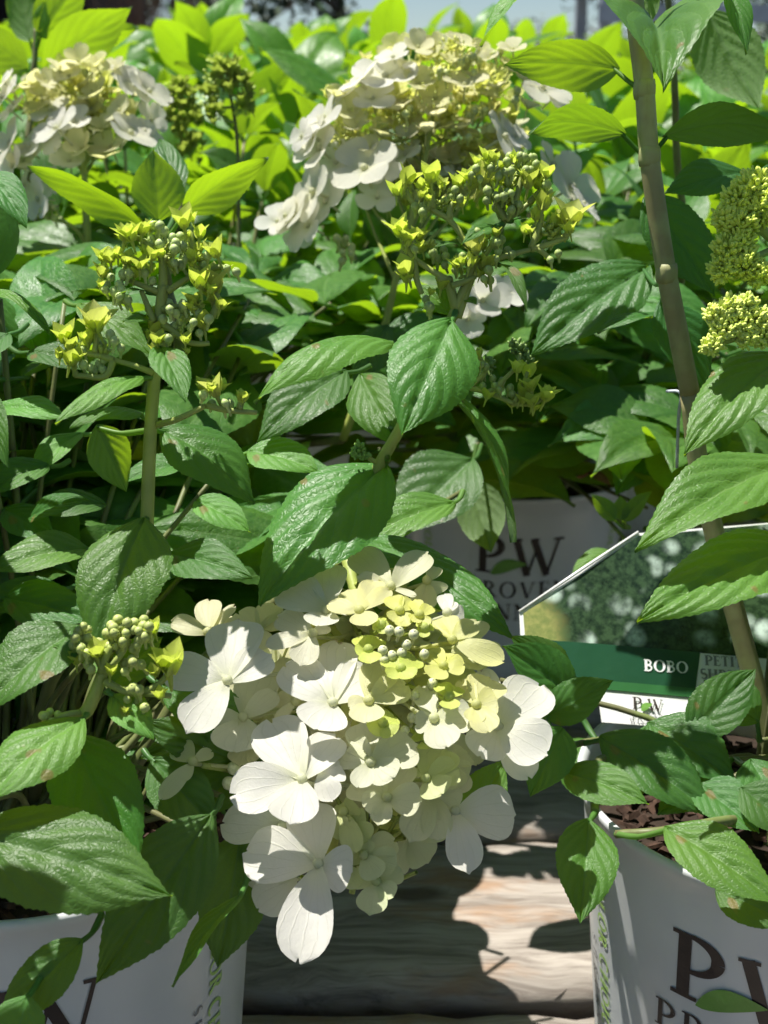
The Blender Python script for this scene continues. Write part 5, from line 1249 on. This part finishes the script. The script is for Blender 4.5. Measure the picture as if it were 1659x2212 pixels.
# ------------------------------------------------------------------ far background
def tree(x, y, h, r, seed, label, trunk=.12):
    rg = np.random.default_rng(seed)
    t = empty('tree', (x, y, -.12), label, 'tree', 'trees along the far edge of the yard')
    m = MB(); top = Vector((x + rg.uniform(-.3, .3), y, h*.75)); m.tube(spline([(x, y, -.15), (x+.1, y, h*.3), top], 5), lerpv(trunk, trunk*.3, 11), 8)
    for _ in range(7):
        f = rg.uniform(.3, .9); a = rg.uniform(0, 6.28); b = Vector((x, y, 0)).lerp(top, f); m.tube([b, b + Vector((math.cos(a)*r*.7, math.sin(a)*r*.7, h*.16))], [trunk*.4, trunk*.1], 5)
    m.build('trunk', M_TRUNK, t, (x, y, -.12))
    m = MB(); cl = [(Vector((rg.normal(0, r*.45), rg.normal(0, r*.45), h*.6 + rg.uniform(-h*.45, h*.35))), rg.uniform(.25, .5)*r) for _ in range(22)]
    for c, cr in cl:
        for _ in range(90):
            v = Vector(rg.normal(0, 1, 3)).normalized()*cr*rg.uniform(.5, 1.05); p = Vector((x, y, 0)) + c + v
            a = Vector(rg.normal(0, 1, 3)).normalized()*rg.uniform(.05, .12)*(h/4)**.5; b = a.orthogonal().normalized()*a.length*.55
            m.add([p-a, p+b, p+a, p-b], [(0, 1, 2, 3)])
    m.build('crown', M_TREELEAF, t, (x, y, -.12), False)
    return t
TL = 'dark leafy tree at the far edge of the yard'
for i, (x, y, h, r) in enumerate(((-2.2, 17, 4.5, 1.7), (-.6, 19, 3.4, 1.4), (-3.6, 15, 5, 1.8), (4.4, 24, 3.6, 1.9), (7.0, 22, 5.5, 2.4), (5.6, 17, 2.2, 1.2), (3.2, 30, 2.2, 1.5), (1.2, 34, 1.9, 1.6), (-9, 26, 6, 2.8), (9.5, 28, 6, 3.0), (6.2, 14, 1.6, 1.0))):
    tree(x, y, h, r, 60+i, TL)
# dark open shed behind the rows on the left
sh = empty('shed', (-2.4, 9.5, -.125), 'dark open fronted timber shed beyond the plant rows', 'shed')
m = MB(); m.box((-4.6, 10.4, -.124), (-1.9, 10.5, 2.6)); m.build('back_wall', M_DARKWALL, sh, smooth=False)
m = MB(); m.box((-1.898, 8.6, -.124), (-1.80, 10.5, 2.6)); m.build('side_wall', M_DARKWALL, sh, smooth=False)
m = MB(); m.box((-4.7, 8.4, 2.602), (-1.6, 10.7, 2.72)); m.build('roof', M_ROOF, sh, smooth=False)
for x in (-4.6, -3.2): m = MB(); m.box((x, 8.6, -.124), (x+.1, 8.7, 2.6)); m.build('post', M_DARKWALL, sh, smooth=False)
# clump of dry ornamental grass stalks
gc = empty('ornamental_grass', (-1.25, 7.2, -.12), 'clump of tall dry brown ornamental grass beside the shed', 'grass clump')
m = MB(); rg = np.random.default_rng(5)
for _ in range(260):
    a = rg.uniform(0, 6.28); q = .18*rg.uniform(0, 1); b = Vector((-1.25 + q*math.cos(a), 7.2+q*math.sin(a), -.12)); e = b + Vector((rg.normal(0, .22), rg.normal(0, .2), rg.uniform(.9, 1.6)))
    m.tube([b, b.lerp(e, .5)+Vector((0, 0, .1)), e], [.005, .004, .001], 4, False)
m.build('stalks', M_THATCH, gc)['kind'] = 'stuff'
# galvanised display frame on the right
fr = empty('display_frame', (2.0, 8.0, -.125), 'pale galvanised metal display frame beyond the plant rows', 'frame')
for x, y in ((1.28, 8), (2.75, 8), (1.28, 9.0), (2.75, 9.0)):
    m = MB(); m.box((x-.035, y-.035, -.124), (x+.035, y+.035, 1.25)); m.build('post', M_METAL, fr, smooth=False)
for z in (.45, .95):
    m = MB(); m.box((1.23, 7.94, z), (2.80, 7.962, z+.10)); m.build('rail', M_METAL, fr, smooth=False)
m = MB(); m.box((1.22, 7.93, 1.252), (2.81, 9.06, 1.29)); m.build('shelf', M_METAL, fr, smooth=False)
